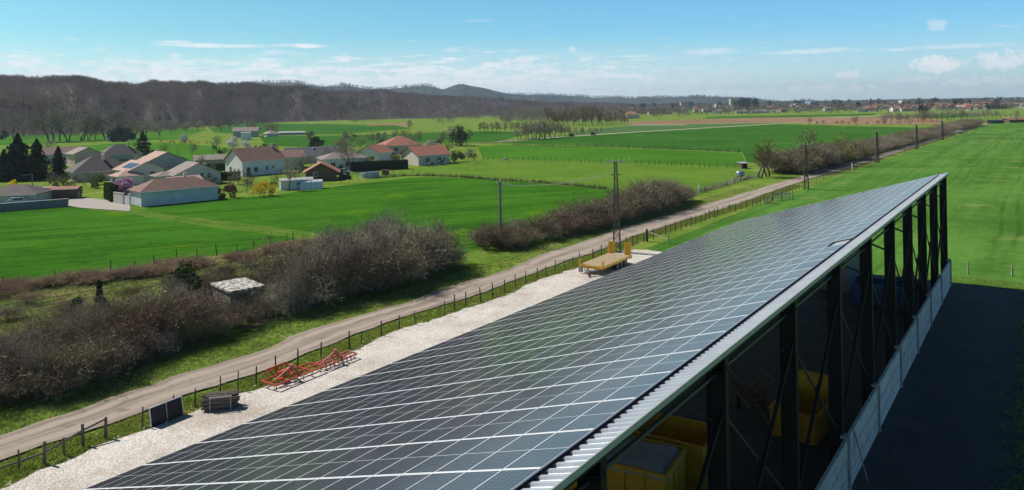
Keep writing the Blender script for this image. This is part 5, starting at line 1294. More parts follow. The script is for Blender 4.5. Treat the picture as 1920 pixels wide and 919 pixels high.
def house(name, label, C, ang, L, W, hw_, pitch, ridge='L', roof=TILE_BROWN, wall=CREAM, wins=(), doors=(), chim=None, over=.45, hip=False, cat='house', extra=None, hipb=False, trim=FRAME, z0=0):
    root = empty(name, gp(*C), ang, label, cat); tp = math.tan(rad(pitch))
    A, B = (L, W) if ridge == 'L' else (W, L)          # A along the ridge, B across
    def X(a, b, z): return (a, b, z) if ridge == 'L' else (b, a, z)
    rh = B / 2 * tp; mb = MB()
    base = [X(0, 0, 0), X(A, 0, 0), X(A, B, 0), X(0, B, 0)]; top = [X(0, 0, hw_), X(A, 0, hw_), X(A, B, hw_), X(0, B, hw_)]
    v = base + top; f = [(0, 1, 5, 4), (1, 2, 6, 5), (2, 3, 7, 6), (3, 0, 4, 7)]
    if not hip: v = v + [X(0, B / 2, hw_ + rh), X(A, B / 2, hw_ + rh)]; f += [(4, 7, 8), (5, 9, 6)]
    if ridge == 'W': f = [tuple(reversed(q)) for q in f]
    mb.add(v, f); mb.build('wall', wall, root)
    z = hw_ - over * tp; th = .14; o = over; inset = B / 2 + o if hip else 0
    inset = min(inset, A / 2 + o - .05)
    e0, e1 = -o, A + o; r0_, r1_ = (e0 + inset, e1 - inset) if hip else (e0, e1)
    lo = [X(e0, -o, z), X(e1, -o, z), X(e1, B + o, z), X(e0, B + o, z)]; ri = [X(r0_, B / 2, hw_ + rh), X(r1_, B / 2, hw_ + rh)]
    vs = [(p[0], p[1], p[2] + dz) for dz in (0.01, th) for p in lo + ri]
    F1 = [(0, 1, 5, 4), (2, 3, 4, 5), (1, 2, 5), (3, 0, 4)] if hip else [(0, 1, 5, 4), (2, 3, 4, 5)]
    fs = [tuple(6 + i for i in q) for q in F1] + [tuple(reversed(q)) for q in F1]
    edge = [(0, 1), (1, 2), (2, 3), (3, 0)] if hip else [(0, 1), (1, 5), (5, 2), (2, 3), (3, 4), (4, 0)]
    fs += [(b, a, a + 6, b + 6) for a, b in edge]
    ro = MB().add(vs, fs).build('roof', roof, root)
    mb = MB()
    for bb in (-o - .05, B + o + .05): mb.bar(X(e0, bb, z + .06), X(e1, bb, z + .06), .10, .12)
    mb.build('gutter', trim, root)
    if chim:
        for (a, b, h) in (chim if isinstance(chim, list) else [chim]):
            zc = hw_ + (B / 2 - abs(b - B / 2)) * tp; mb = MB(); x = X(a, b, 0); mb.box((x[0], x[1], zc + h / 2 - .2), (.55, .45, h + .4)); mb.box((x[0], x[1], zc + h + .04), (.66, .56, .08)); mb.build('chimney', CREAM, ro)
    for face, s, zz, w, h in list(wins) + [(d[0], d[1], d[3] / 2, d[2], d[3]) for d in doors]:
        door = any(face == d[0] and s == d[1] and h == d[3] and w == d[2] for d in doors)
        mb = MB(); g = MB()
        def P(x, dep, z_): return (x, -dep, z_) if face == 'f' else ((-dep, x, z_) if face == 'l' else ((L + dep, x, z_) if face == 'r' else (x, W + dep, z_)))
        def bx(m_, x, z_, w_, h_, d0, d1):
            c = P(x, (d0 + d1) / 2, z_); m_.box(c, (w_, d1 - d0, h_) if face in 'fb' else (d1 - d0, w_, h_))
        t_ = .09
        for q in (-1, 1): bx(mb, s + q * (w / 2 - t_ / 2), zz, t_, h, .003, .06); bx(mb, s, zz + q * (h / 2 - t_ / 2), w - 2 * t_, t_, .003, .06)
        if not door: bx(mb, s, zz, .05, h - 2 * t_, .003, .05)
        fr = mb.build('door' if door else 'window', SHUT if door else FRAME, root)
        bx(g, s, zz, w - 2 * t_, h - 2 * t_, .003, .025); g.build('panel' if door else 'pane', SHUT if door else GLASS, fr)
    if extra: extra(root)
    return root
A43, A52 = rad(43), rad(50)
house('long_barn', 'long low whitish barn with a hipped brown roof at the edge of the wheat', (265, 388), A43, 13.6, 6.6, 2.65, 27, roof=TILE_BROWN, wall=mat('barn_render', (.62, .64, .64), (.47, .49, .50), .5, rough=.9, third=((.36, .37, .38), .6, .60)), hip=True, over=.35, cat='barn', trim=mat('pale_blue_trim', (.62, .70, .72), (.55, .63, .65), 2))
house('white_house', 'tall white house with a long rusty brown gable roof', (455, 331), rad(46), 11.5, 9.5, 3.9, 31, roof=TILE_BROWN, wall=WHITE, wins=[('f', 3.6, 1.5, 1.2, 1.3), ('f', 6.6, 1.7, .7, 1.3), ('f', 8.3, 1.9, .7, .9), ('l', 2.2, 1.2, 1.0, 1.3), ('l', 4.4, 1.2, .8, 1.3), ('l', 6.5, 1.5, 1.2, 1.4)], doors=[('f', 1.6, 1.0, 2.1)], chim=(10.5, 4.6, .9))
house('timber_barn', 'brown wooden barn with a red gable roof beside the wheat', (573, 340), rad(13), 7.0, 8.0, 2.1, 29, ridge='W', roof=TILE_RED, wall=TIMBER, cat='barn', over=.7, wins=[('f', 2.2, 1.6, .9, 1.2)], doors=[('f', 4.9, 1.6, 2.0)], trim=TILE_PINK, chim=(6.5, 3.2, .5))
def pv_roof(root):
    tp = math.tan(rad(25)); mb = MB()
    for k in range(5):
        y0, y1 = .6 + k * 1.25, 1.8 + k * 1.25; f = lambda x: 3.2 + x * tp + .19
        mb.add([(.5, y0, f(.5)), (2.6, y0, f(2.6)), (2.6, y1, f(2.6)), (.5, y1, f(.5))], [(0, 1, 2, 3)])
    mb.build('solar_panel', mat('house_pv', (.06, .07, .10), (.04, .05, .075), 2, rough=.15), root)
house('solar_house', 'pale house with blue solar panels on its sunlit pink roof', (243, 346), rad(46), 7.6, 9.5, 3.2, 25, ridge='W', roof=TILE_PINK, wall=CREAM, wins=[('f', 2.6, 2.0, 1.1, 1.2), ('f', 5.2, 2.0, 1.4, 1.4), ('l', 4.5, 1.3, 1.2, 1.2)], extra=pv_roof)
house('garden_annex', 'small pink hipped annex in front of the solar house', (222, 349), rad(46), 5.5, 5.2, 2.2, 22, roof=TILE_PINK, wall=WHITE, hip=True, wins=[('l', 2.5, 1.2, 1.6, 1.2)])
house('hipped_house', 'house with a large dark hipped roof and sunlit end slope', (141, 342), rad(40), 12.5, 9.5, 2.7, 34, roof=TILE_DARK, wall=BEIGE, hip=True, chim=(6.8, 3.2, 1.3), wins=[('f', 3.5, 1.4, 1.1, 1.1), ('f', 8, 1.4, 1.1, 1.1)], over=.7)
house('mono_house', 'house with a steep pink roof rising over a grey gable behind the solar house', (272, 322), rad(46), 12, 8.0, 2.4, 24, ridge='W', roof=TILE_PINK, wall=GREYR, wins=[('f', 4.6, 2.9, .7, .8), ('f', 7.4, 2.9, .7, .8)], chim=(7.0, 6.2, .7))
house('grey_gable_house', 'house with a grey brown roof and wide grey gable behind the long barn', (330, 350), rad(40), 9.8, 8.0, 2.6, 25, ridge='W', roof=TILE_GREY, wall=CREAM, wins=[('f', 7.2, 2.0, .9, 1.4), ('f', 5.6, 2.0, .9, 1.4)], chim=(3.0, 7.2, .7))
house('small_outbuilding', 'low pink roofed outbuilding with chimney between barn and grey gable', (322, 360), rad(42), 6.0, 4.0, 2.2, 18, roof=TILE_PINK, wall=CREAM, chim=(3.2, 1.5, 1.0))
house('patio_roof', 'small brown roofed lean-to in front of the grey gable house', (294, 350), rad(40), 4.6, 4.4, 2.3, 18, roof=TILE_GREY, wall=BEIGE, hip=True)
house('pink_house', 'pink walled house with a sandy roof behind the hipped house', (140, 312), rad(46), 7.5, 8.0, 3.9, 24, ridge='W', roof=TILE_GREY, wall=PINKR, wins=[('l', 2.5, 1.5, 1.0, 1.3)])
house('slate_house', 'house with a dark pyramidal roof and tall chimney before the green field', (193, 305), rad(40), 12, 9, 2.6, 33, roof=TILE_DARK, wall=BEIGE, hip=True, chim=(8.5, 3.6, 1.6))
house('brown_house', 'brown roofed grey house behind the spruce at the left', (82, 308), rad(25), 12, 8, 3.2, 26, roof=TILE_BROWN, wall=GREYR)
house('low_farm_roof', 'long low sandy roofed farm building left of the white house', (366, 313), rad(25), 16, 8, 2.0, 16, roof=TILE_GREY, wall=BEIGE)
house('blue_roof_house', 'house with a long dark blue slate roof behind the white house', (540, 308), rad(22), 16, 11, 2.4, 22, roof=TILE_SLATE, wall=CREAM, chim=(8, 4, .6))
house('rear_house', 'brown roofed house joined behind the white one', (525, 318), rad(22), 6.5, 8, 3.4, 22, roof=TILE_BROWN, wall=CREAM)
house('brown_wing_house', 'white walled house with wide brown roof behind the large bare tree', (607, 322), rad(26), 12, 8, 3.3, 20, roof=TILE_GREY, wall=WHITE, hip=True, wins=[('f', 2.5, 1.7, 1.4, 1.4), ('f', 6.5, 1.7, 1.4, 1.4)])
house('red_pyramid_house', 'house with a red pyramid roof behind the smaller red roofed wing', (722, 290), rad(20), 13, 12, 3.3, 25, roof=TILE_RED, wall=CREAM, hip=True, over=.7, wins=[('f', 4, 1.7, 1.4, 1.4)])
house('red_wing', 'red roofed wing with a bright white gable left of the pyramid roof', (710, 304), rad(62), 7, 8, 2.9, 26, ridge='L', roof=TILE_RED, wall=WHITE, wins=[('l', 2.5, 1.2, 1.6, 1.2)])
house('red_long_house', 'long red roofed bungalow beside the horse paddock', (785, 311), rad(38), 10.5, 10, 3.0, 24, roof=TILE_RED, wall=CREAM, wins=[('f', 3, 1.5, 1.4, 1.3), ('f', 7, 1.5, 1.4, 1.3)], over=.6)
house('grey_far_house', 'far house with brown roof and white garage behind the blossom trees', (437, 258), rad(15), 14, 10, 3.8, 22, roof=TILE_GREY, wall=GREYR)
house('far_bungalow', 'small far bungalow with pink roof and white chimney on the green field', (500, 257), rad(35), 7, 7, 2.0, 24, roof=TILE_PINK, wall=CREAM, hip=True, chim=(3, 2, 1.8))
house('white_garage', 'little white cube garage in front of the far brown roofed house', (452, 263), rad(15), 5, 5, 4.0, 6, roof=GREYR, wall=WHITE, over=.1, cat='garage')
house('flat_farm_shed', 'low grey barn roof beside the far bungalow', (522, 254), rad(8), 16, 6, 1.6, 12, roof=GREYR, wall=GREYR, cat='shed')
house('brown_shed', 'little reddish shed inside the walled yard at the left', (85, 375), rad(14), 5.5, 3.2, 1.9, 12, roof=TILE_RED, wall=TIMBER, cat='shed', over=.25)
house('white_shed', 'small white shed with a flat roof left of the reddish shed', (62, 374), rad(14), 3.4, 3, 2.0, 5, roof=GREYR, wall=WHITE, cat='shed', over=.15)
house('dark_roof_house', 'dark roofed building cut by the left edge above the wall', (-38, 386), rad(8), 9.5, 7, 1.9, 22, roof=TILE_DARK, wall=CREAM, hip=True)
house('garden_shed', 'white garden shed with a grey roof behind the forked bare tree', (526, 357), rad(20), 6.5, 3.2, 1.9, 12, roof=GREYR, wall=WHITE, cat='shed', over=.2, wins=[('f', 3.6, 1.2, .8, .6)])
def polytunnel():
    root = empty('polytunnel', gp(562, 356), rad(12), 'small arched white polytunnel beside the wheat', 'polytunnel'); L, W, h = 4.6, 2.6, 1.9; n = 12; vs = []
    for x in (0, L): vs += [(x, W / 2 - W / 2 * math.cos(math.pi * i / n), h * math.sin(math.pi * i / n) ** .75) for i in range(n + 1)]
    MB().add(vs, [(i, i + 1, n + 2 + i, n + 1 + i) for i in range(n)] + [tuple(range(n, -1, -1)), tuple(range(n + 1, 2 * n + 2))]).build('cover', mat('white_film', (.74, .75, .75), (.64, .65, .66), 1.2, rough=.4), root)
    for k in range(5):
        x = .02 + k * (L - .04) / 4; mb = MB(); mb.tube([(x, W / 2 - (W / 2 + .02) * math.cos(math.pi * i / n), (h + .02) * math.sin(math.pi * i / n) ** .75) for i in range(n + 1)], .03, 5); mb.build('hoop', GREYM, root)
polytunnel()
def wall_piece(name, label, a, b, h, t, m, cap=True):
    a, b = gp(*a), gp(*b); d = b - a; root = empty(name, a, math.atan2(d.y, d.x), label, 'wall'); mb = MB(); mb.box((d.length / 2, 0, h / 2), (d.length, t, h)); mb.build('masonry', m, root)
    if cap: mb = MB(); mb.box((d.length / 2, 0, h + .04), (d.length + .06, t + .10, .08)); mb.build('coping', CONC, root)
wall_piece('garden_wall', 'long grey block wall along the near wheat at the left edge', (-60, 402), (128, 387), 1.35, .25, mat('block_wall', (.20, .195, .19), (.13, .125, .12), .9, bump=.2))
wall_piece('garden_wall', 'short cream wall left of the white gate by the long barn', (214, 381), (230, 383.5), 2.0, .25, CREAM)
wall_piece('garden_wall', 'low cream wall right of the white gate pillars at the driveway', (136, 371), (148, 371.5), 1.1, .25, CREAM)
wall_piece('garden_wall', 'brown boundary wall behind the reddish shed', (80, 366), (120, 369), 1.6, .25, mat('brown_block', (.22, .17, .14), (.15, .12, .10), 1, bump=.2))
def gates():
    for c, d, L, lb in [((231, 383.5), (243, 385.5), 0, 'white panel gate between cream wall and long barn'), ((121, 370), (135, 370.5), 0, 'white garden gate with pillars at the end of the driveway')]:
        a, b = gp(*c), gp(*d); v = b - a; root = empty('white_gate', a, math.atan2(v.y, v.x), lb, 'gate'); n = v.length
        mb = MB()
        for x in (0, n): mb.box((x, 0, 1.0), (.35, .35, 2.0)); mb.box((x, 0, 2.04), (.45, .45, .08))
        mb.build('pillar', WHITE, root); mb = MB(); mb.box((n / 2, 0, .9), (n - .4, .06, 1.5)); mb.build('leaf', FRAME, root)
gates()
def garden_post(px, py, top, label, arm=True):
    p = gp(px, py); h = pz(px, top, p.y)[1]; root = empty('street_pole', p, 0, label, 'pole'); mb = MB(); mb.cyl((0, 0, 0), (0, 0, h), .12, .08, 8); mb.build('shaft', MATS['pole_concrete'], root)
    if arm: mb = MB(); mb.bar((-.1, 0, h - .1), (-2.2, .2, h - .35), .07); mb.build('arm', GREYM, root)
garden_post(61, 372, 326, 'thin grey street pole with a slanting arm before the conifers')
garden_post(400, 300, 277, 'slim service pole on the green field left of the white house', False)
garden_post(334, 300, 278, 'slim service pole on the green field behind the grey gable house', False)
garden_post(513, 290, 271, 'slim service pole behind the white house chimney', False)
garden_post(560, 285, 268, 'slim service pole behind the dark blue roof', False)
garden_post(131, 371, 347, 'grey lamp pole between the white gate pillars', False)
def pool():
    p = gp(693, 333); root = empty('garden_pool', p, rad(20), 'round above ground pool with a dark blue cover on the lawn', 'pool'); mb = MB(); mb.cyl((0, 0, 0), (0, 0, 1.15), 2.3, 2.25, 28); mb.build('side', mat('pool_wall', (.42, .47, .48), (.34, .39, .41), 1), root)
    mb = MB(); mb.cyl((0, 0, 1.16), (0, 0, 1.24), 2.38, 2.3, 28); mb.build('cover', mat('pool_cover', (.035, .055, .12), (.025, .04, .09), 1, rough=.5), root)
    mb = MB(); mb.bar((-2.35, -.6, 0), (-2.3, -.6, 1.4), .06); mb.bar((-2.35, -.1, 0), (-2.3, -.1, 1.4), .06)
    for z in (.3, .6, .9): mb.bar((-2.34, -.6, z), (-2.34, -.1, z), .05)
    mb.build('ladder', FRAME, root)
pool()
p = gp(723, 328); mb = MB(); mb.box((0, 0, .55), (1.6, 1.0, 1.1)); mb.prism([(-.9, -.6), (.9, -.6), (.9, .6), (-.9, .6)], 1.11, 1.22); tag(mb.build('log_bin', TIMBER, loc=p), 'small brown wooden bin on the grass right of the pool', 'bin')
p = gp(648, 336); mb = MB(); mb.prism([(-1.4, -.9), (1.4, -.9), (1.2, .9), (-1.2, .9)], 0, .75); mb.prism([(-1.1, -.6), (1.1, -.6), (.9, .6), (-.9, .6)], .751, 1.05); tag(mb.build('covered_heap', BLACK, loc=p), 'heap under black sheeting at the right end of the wooden barn', 'heap')
for px, py, lb, c in [(642, 327, 'white car parked behind the wooden barn', (.7, .7, .7)), (38, 384, 'pale blue car parked inside the walled yard', (.35, .45, .55))]:
    root = empty('parked_car', gp(px, py), rad(30), lb, 'car'); cm = mat('car_paint_' + lb.split()[0], c, c, rough=.3)
    mb = MB(); mb.add([(x, y, z) for y in (-.85, .85) for x, z in [(-2.1, .35), (2.1, .35), (2.15, .75), (1.2, .9), (.6, 1.42), (-1.3, 1.45), (-2.0, .95)]], [(0, 1, 2, 3, 4, 5, 6), (13, 12, 11, 10, 9, 8, 7)] + [(i, i + 7, (i + 1) % 7 + 7, (i + 1) % 7) for i in range(7)]); mb.build('body', cm, root)
    g = MB()
    for y in (-.856, .856): g.box((-.3, y, 1.15), (1.5, .012, .32))
    g.build('window', GLASS, root)
    for x in (-1.3, 1.3):
        for y in (-.8, .8): w = MB(); w.cyl((x, y - .1, .32), (x, y + .1, .32), .32, n=14); w.build('wheel', RUBBER, root)

# ------------------------------------------------------------------ animals
def horse(px, py, ang, label, coat, mane, s=1.0, graze=False):
    p = gp(px, py); root = empty('horse', p, ang, label, 'horse'); root.scale = (s,) * 3
    me = bpy.data.meshes.new('body'); vs = []; es = []; rr = []
    def v(x, y, z, r, par=None):
        vs.append((x, y, z)); rr.append(r); i = len(vs) - 1
        if par is not None: es.append((par, i))
        return i
    pel = v(-.62, 0, 1.20, .30); bel = v(-.05, 0, 1.14, .31, pel); ch = v(.48, 0, 1.18, .32, bel)
    if graze: n1 = v(.85, 0, 1.12, .19, ch); n2 = v(1.15, 0, .72, .13, n1); hd = v(1.28, 0, .42, .12, n2); mz = v(1.32, 0, .12, .07, hd)
    else: n1 = v(.80, 0, 1.45, .20, ch); n2 = v(1.02, 0, 1.80, .13, n1); hd = v(1.22, 0, 1.84, .12, n2); mz = v(1.55, 0, 1.58, .075, hd)
    for sy in (-1, 1):
        a = v(-.66, .17 * sy, .92, .17, pel); b = v(-.52, .17 * sy, .70, .10, a); c = v(-.78, .17 * sy, .46, .062, b); d = v(-.74, .17 * sy, .12, .045, c); v(-.68, .17 * sy, .03, .06, d)
        a = v(.50, .16 * sy, .86, .12, ch); b = v(.52, .16 * sy, .46, .065, a); c = v(.50, .16 * sy, .13, .045, b); v(.55, .16 * sy, .03, .06, c)
    me.from_pydata(vs, es, []); o = bpy.data.objects.new('body', me); COL.objects.link(o); o.parent = root; me.materials.append(coat)
    sk = o.modifiers.new('skin', 'SKIN'); sk.use_smooth_shade = True; o.modifiers.new('sub', 'SUBSURF').levels = 1
    for i, r in enumerate(rr): me.skin_vertices[0].data[i].radius = (r, r)
    me.skin_vertices[0].data[0].use_root = True
    mb = MB(); mb.tube([(-.90, 0, 1.28), (-1.0, 0, 1.05), (-1.02, 0, .6)], .06, 6); mb.build('tail', mane, root)
    if graze: m = [(.62, 0, 1.46), (.95, 0, 1.22), (1.22, 0, .85)]
    else: m = [(.60, 0, 1.52), (.82, 0, 1.74), (1.02, 0, 1.95)]
    mb = MB()
    for a, b in zip(m[:-1], m[1:]): mb.bar(a, b, .06, .16)
    mb.build('mane', mane, root)
    mb = MB(); e = (1.20, 1.94) if not graze else (1.22, .58)
    for sy in (-1, 1): mb.cyl((e[0], .06 * sy, e[1]), (e[0] - .02, .08 * sy, e[1] + .16), .04, .008, 5)
    mb.build('ear', coat, root)
BAY_ = mat('bay_coat', (.085, .05, .032), (.05, .032, .024), 2, rough=.6); DK = mat('black_coat', (.03, .026, .024), (.02, .018, .017), 2, rough=.6); CR = mat('cream_coat', (.58, .45, .32), (.46, .34, .24), 2, rough=.7); CRM = mat('pale_mane', (.62, .55, .44), rough=.8)
horse(808, 313.5, rad(35), 'dark horse grazing in the paddock, left of the brown one', DK, DK, .95, True)
horse(826, 311, rad(20), 'brown horse standing with raised head in the paddock', BAY_, DK, 1.15)
horse(950, 305, rad(195), 'cream coloured horse grazing in front of the stake fence', CR, CRM, 1.0, True)

# ------------------------------------------------------------------ bale, shelter, far sheds, vehicles
p = gp(1388, 335); mb = MB(); d = Vector((.75, .5, 0)).normalized(); c = p + Vector((0, 0, 1.05)) ; L = .75
root = empty('water_tank', p, math.atan2(.5, .75), 'silver grey cylindrical tank on a small stand beside the dry hedge', 'tank')
mb.cyl((-L, 0, 1.0), (L, 0, 1.0), .66, n=22); mb.cyl((-L - .16, 0, 1.0), (-L, 0, 1.0), .38, .66, 22); mb.cyl((L, 0, 1.0), (L + .16, 0, 1.0), .66, .38, 22); mb.build('barrel', mat('silver_tank', (.33, .36, .40), (.22, .24, .28), 1.4, rough=.4, metal=.3), root, smooth=False)
mb = MB()
for x in (-.5, .5):
    for y in (-.42, .42): mb.bar((x, y, 0), (x, y * .8, .62), .09)
mb.build('stand', STEEL, root)
def shelter(px, py, ang, L, W, h, label, roofm, wallm):
    root = empty('field_shelter', gp(px, py), ang, label, 'shelter'); mb = MB(); mb.box((0, W / 2, h / 2), (L, .1, h)); mb.box((-L / 2, 0, h / 2), (.1, W, h)); mb.box((L / 2, 0, h / 2), (.1, W, h)); mb.build('wall', wallm, root)
    mb = MB(); mb.box((0, 0, h + .15), (L + .6, W + .7, .10), rot=Matrix.Rotation(.12, 3, 'X')); mb.build('roof', roofm, root)
shelter(1393, 316, rad(20), 1.6, 1.3, 1.3, 'small field shelter with a white roof at the end of the stake fence', ZINC, TIMBER)
shelter(1470, 324, rad(30), 3.4, 2.6, 2.6, 'dark wooden shelter beneath the gnarled trees', STEEL, TIMBER)
house('far_shed', 'low brown shed with collapsed roof at the far right meadow edge', (1893, 230.5), rad(10), 12, 6, 2.0, 15, roof=TILE_RED, wall=TIMBER, cat='shed')
house('far_shed', 'small dark sheeted store at the far bend of the track', (1862, 232), rad(10), 8, 5, 1.6, 12, roof=STEEL, wall=STEEL, cat='shed')
house('far_shed', 'open stone pen beside the track left of the orchard stakes', (1796, 251), rad(40), 6, 4, 1.0, 6, roof=GREYR, wall=CREAM, cat='shed', over=.1)
house('orange_house', 'orange roofed farmhouse between poplars and ploughed field', (1177, 222.5), rad(20), 14, 11, 4.5, 28, roof=rooftile('orange', (.50, .26, .12), (.38, .18, .08)), wall=CREAM, hip=True)
for px, py, lb in [(1112, 253.5, 'dark tractor working at the far lane, right one'), (1072, 256, 'small dark vehicle left on the far lane')]:
    root = empty('far_vehicle', gp(px, py), rad(15), lb, 'tractor'); root.scale = (.62,) * 3; mb = MB(); mb.box((0, 0, 1.3), (3.6, 1.5, 1.0)); mb.box((-.6, 0, 2.2), (1.4, 1.4, 1.0)); mb.build('body', STEEL, root)
    for x, r in ((-1.1, .85), (1.4, .6)):
        for y in (-.9, .9): w = MB(); w.cyl((x, y - .2, r), (x, y + .2, r), r, n=14); w.build('wheel', RUBBER, root)
# orchard stakes on the right meadow
SG = []
for k in range(3):
    a, b = grow(700 + k, 2.3, 1, .05, 2, [9, 3], .05, .02, trunk=1, shrink=.3); V, T = segs_mesh(a + b, .0); SG.append(tri_mesh('young_tree', V, T, T_GREY))
n = 0
o0 = gp(1800, 282); ex = Vector((math.cos(rad(46)), math.sin(rad(46)), 0)); ey = Vector((-ex.y, ex.x, 0))
for i in range(-4, 9):
    for j in range(0, 26):
        p = o0 + ey * (-i * 9.0) + ex * (j * 5.2 - 8)
        x, y = px_of(p)
        if not (1775 < x < 1925 and 243 < y < 287): continue
        q = SG[n % 3] if n < 3 else SG[n % 3].copy()
        if n >= 3: COL.objects.link(q)
        q.location = p + Vector((R.uniform(-.3, .3), R.uniform(-.3, .3), 0)); q.rotation_euler = (0, 0, R.uniform(0, 6)); s = R.uniform(.8, 1.15); q.scale = (s * 1.2, s * 1.2, s); n += 1
        tag(q, 'leafless young orchard tree in the rows on the right meadow', 'young tree', 'young orchard trees in rows')

# ------------------------------------------------------------------ the town
TW = [WHITE, CREAM, BEIGE, PINKR]; TR = [TILE_RED, TILE_PINK, TILE_GREY, TILE_BROWN, TILE_RED, TILE_PINK]
def town_proto(L, W, h, pitch, w, r, label):
    root = empty('town_house', label=label, cat='house', group='houses of the far town'); tp = math.tan(rad(pitch)); rh = W / 2 * tp; o = .6
    MB().add([(0, 0, 0), (L, 0, 0), (L, W, 0), (0, W, 0), (0, 0, h), (L, 0, h), (L, W, h), (0, W, h), (0, W / 2, h + rh), (L, W / 2, h + rh)], [(0, 1, 5, 4), (1, 2, 6, 9, 5), (2, 3, 7, 6), (3, 0, 4, 8, 7)]).build('wall', w, root)
    z = h - o * tp + .05; MB().add([(-o, -o, z), (L + o, -o, z), (L + o, W / 2, h + rh + .05), (-o, W / 2, h + rh + .05), (L + o, W + o, z), (-o, W + o, z)], [(0, 1, 2, 3), (3, 2, 4, 5)]).build('roof', r, root)
    mb = MB()
    for x in np.arange(1.5, L - 1, 3.2): mb.box((x, -.02, 1.6), (1.3, .08, 1.4))
    mb.build('window', GLASS, root)
    return root
kinds_ = [('white walled house with a red tiled roof in the far town', WHITE, TILE_RED), ('cream house with a pale pink roof in the far town', CREAM, TILE_PINK), ('beige house with a grey brown roof in the far town', BEIGE, TILE_GREY), ('white walled house with a pale pink roof in the far town', WHITE, TILE_PINK), ('cream house with a dark brown roof in the far town', CREAM, TILE_BROWN), ('pinkish house with a red tiled roof in the far town', PINKR, TILE_RED)]
TP = [town_proto(R.uniform(9, 13), R.uniform(7, 9), R.uniform(2.8, 5.0), R.uniform(22, 30), w, r, l) for l, w, r in kinds_]; used_t = set()
for i in range(250):
    px = R.uniform(1170, 1930); D = math.sqrt(R.uniform(900 ** 2, 2400 ** 2))
    if i > 120: px = R.uniform(1600, 1930); D = R.uniform(950, 1500)
    k = R.randrange(6); q = TP[k] if k not in used_t else copy_tree(TP[k]); used_t.add(k)
    q.location = ((px - 960) / F * D, D, 0); q.rotation_euler = (0, 0, R.uniform(-1.2, 1.2))
def block(px, D, L, W, h, label, m, roofm, ang=0.0, wing=False):
    root = empty('town_building', ((px - 960) / F * D, D, 0), ang, label, 'building'); mb = MB(); mb.box((0, 0, h / 2), (L, W, h)); mb.build('wall', m, root)
    mb = MB(); mb.box((0, 0, h + .3), (L + 1, W + 1, .6)); mb.build('roof', roofm, root)
    mb = MB()
    for k in range(int(L / 5)):
        for z in np.arange(2, h - 1, 3.4): mb.box((-L / 2 + 2.5 + k * 5, -W / 2 - .05, z), (2.4, .14, 1.5))
    mb.build('window', GLASS, root)
block(1703, 1500, 32, 14, 12, 'large pale flat roofed block left of the distant conifer', CREAM, GREYR)
block(1378, 1900, 26, 14, 22, 'tall beige block behind the conifers of the town', BEIGE, TILE_GREY)
block(1288, 1700, 30, 14, 15, 'long orange building among the far town trees', PINKR, TILE_RED)
block(1520, 1700, 18, 16, 13, 'grey blue sheet metal hall in the far town', mat('hall_blue', (.35, .45, .58), (.28, .36, .48), .3, rough=.5), ZINC, .4)
block(1500, 1650, 26, 12, 8, 'low white hall left of the blue metal hall', WHITE, GREYR)
block(1344, 1450, 6, 6, 12, 'narrow white tower like house among the town roofs', WHITE, TILE_RED)
block(1330, 1150, 7, 7, 7, 'white cottage gable at the near edge of the town', WHITE, TILE_GREY)
def greenhouse(px, D, L, label):
    root = empty('greenhouse', ((px - 960) / F * D, D, 0), rad(3), label, 'greenhouse'); gm = mat('greenhouse_film', (.30, .36, .33), (.22, .27, .25), .2, rough=.4); n = 8; vs = []
    for x in (-L / 2, L / 2): vs += [(x, 4 - 4 * math.cos(math.pi * i / n), 4 * math.sin(math.pi * i / n)) for i in range(n + 1)]
    MB().add(vs, [(i, i + 1, n + 2 + i, n + 1 + i) for i in range(n)] + [tuple(range(n, -1, -1)), tuple(range(n + 1, 2 * n + 2))]).build('cover', gm, root)
    for k in range(6):
        x = -L / 2 + (k + .5) * L / 6; mb = MB(); mb.tube([(x, 4 - 4.05 * math.cos(math.pi * i / n), 4.05 * math.sin(math.pi * i / n)) for i in range(n + 1)], .12, 4); mb.build('hoop', GREYM, root)
greenhouse(1426, 1010, 22, 'greenish plastic greenhouse at the town edge, left of three'); greenhouse(1462, 1020, 20, 'pale plastic greenhouse at the town edge, middle of three'); greenhouse(1392, 1000, 16, 'grey plastic greenhouse at the town edge, leftmost dull one')

# ------------------------------------------------------------------ grass tufts and stones (too many to count)
def tufts(name, label, P, h, m, blades=7):
    r = np.random.default_rng(len(P)); n = len(P) * blades; B = np.repeat(np.asarray(P, float), blades, 0) + np.concatenate([r.normal(0, .10, (n, 2)), np.zeros((n, 1))], 1)
    d = np.concatenate([r.normal(0, .45, (n, 2)), np.ones((n, 1))], 1); L = h * r.uniform(.4, 1.2, (n, 1)); s = r.normal(size=(n, 3)) * np.array([1, 1, 0]); s /= np.linalg.norm(s, axis=1)[:, None]; w = .022 * r.uniform(.7, 1.6, (n, 1))
    V = np.stack([B - s * w, B + s * w, B + d * L], 1).reshape(-1, 3); o = tri_mesh(name, V, np.arange(3 * n).reshape(n, 3), m); return tag(o, label, kind='stuff')
G_MIX = leafmat('verge_grass', (.38, .47, .10), (.17, .27, .05), .35, trans=.4, island=.3); G_DRY = leafmat('dry_grass', (.42, .36, .17), (.20, .19, .07), .3, trans=.1, island=.4)
def scatter_strip(n, s0, s1, f0, f1, side):
    out = []
    for _ in range(n):
        q = s0 + (s1 - s0) * R.random() ** 1.5; l, r_ = road_edges(q)
        y = (l + R.uniform(f0, f1)) if side == 'l' else (r_ - R.uniform(f0, f1)); p = NU * y + EU * q; out.append((p.x, p.y, 0.012))
    return out
s_min = Lw[0, 0] - 8
tufts('verge_tufts', 'grass tufts on the verge left of the gravel track', scatter_strip(4000, s_min, 150, .0, 3.6, 'l'), .09, G_MIX)
tufts('verge_tufts', 'straw coloured dry tufts on the left verge', scatter_strip(2600, s_min, 150, .2, 3.4, 'l'), .13, G_DRY)
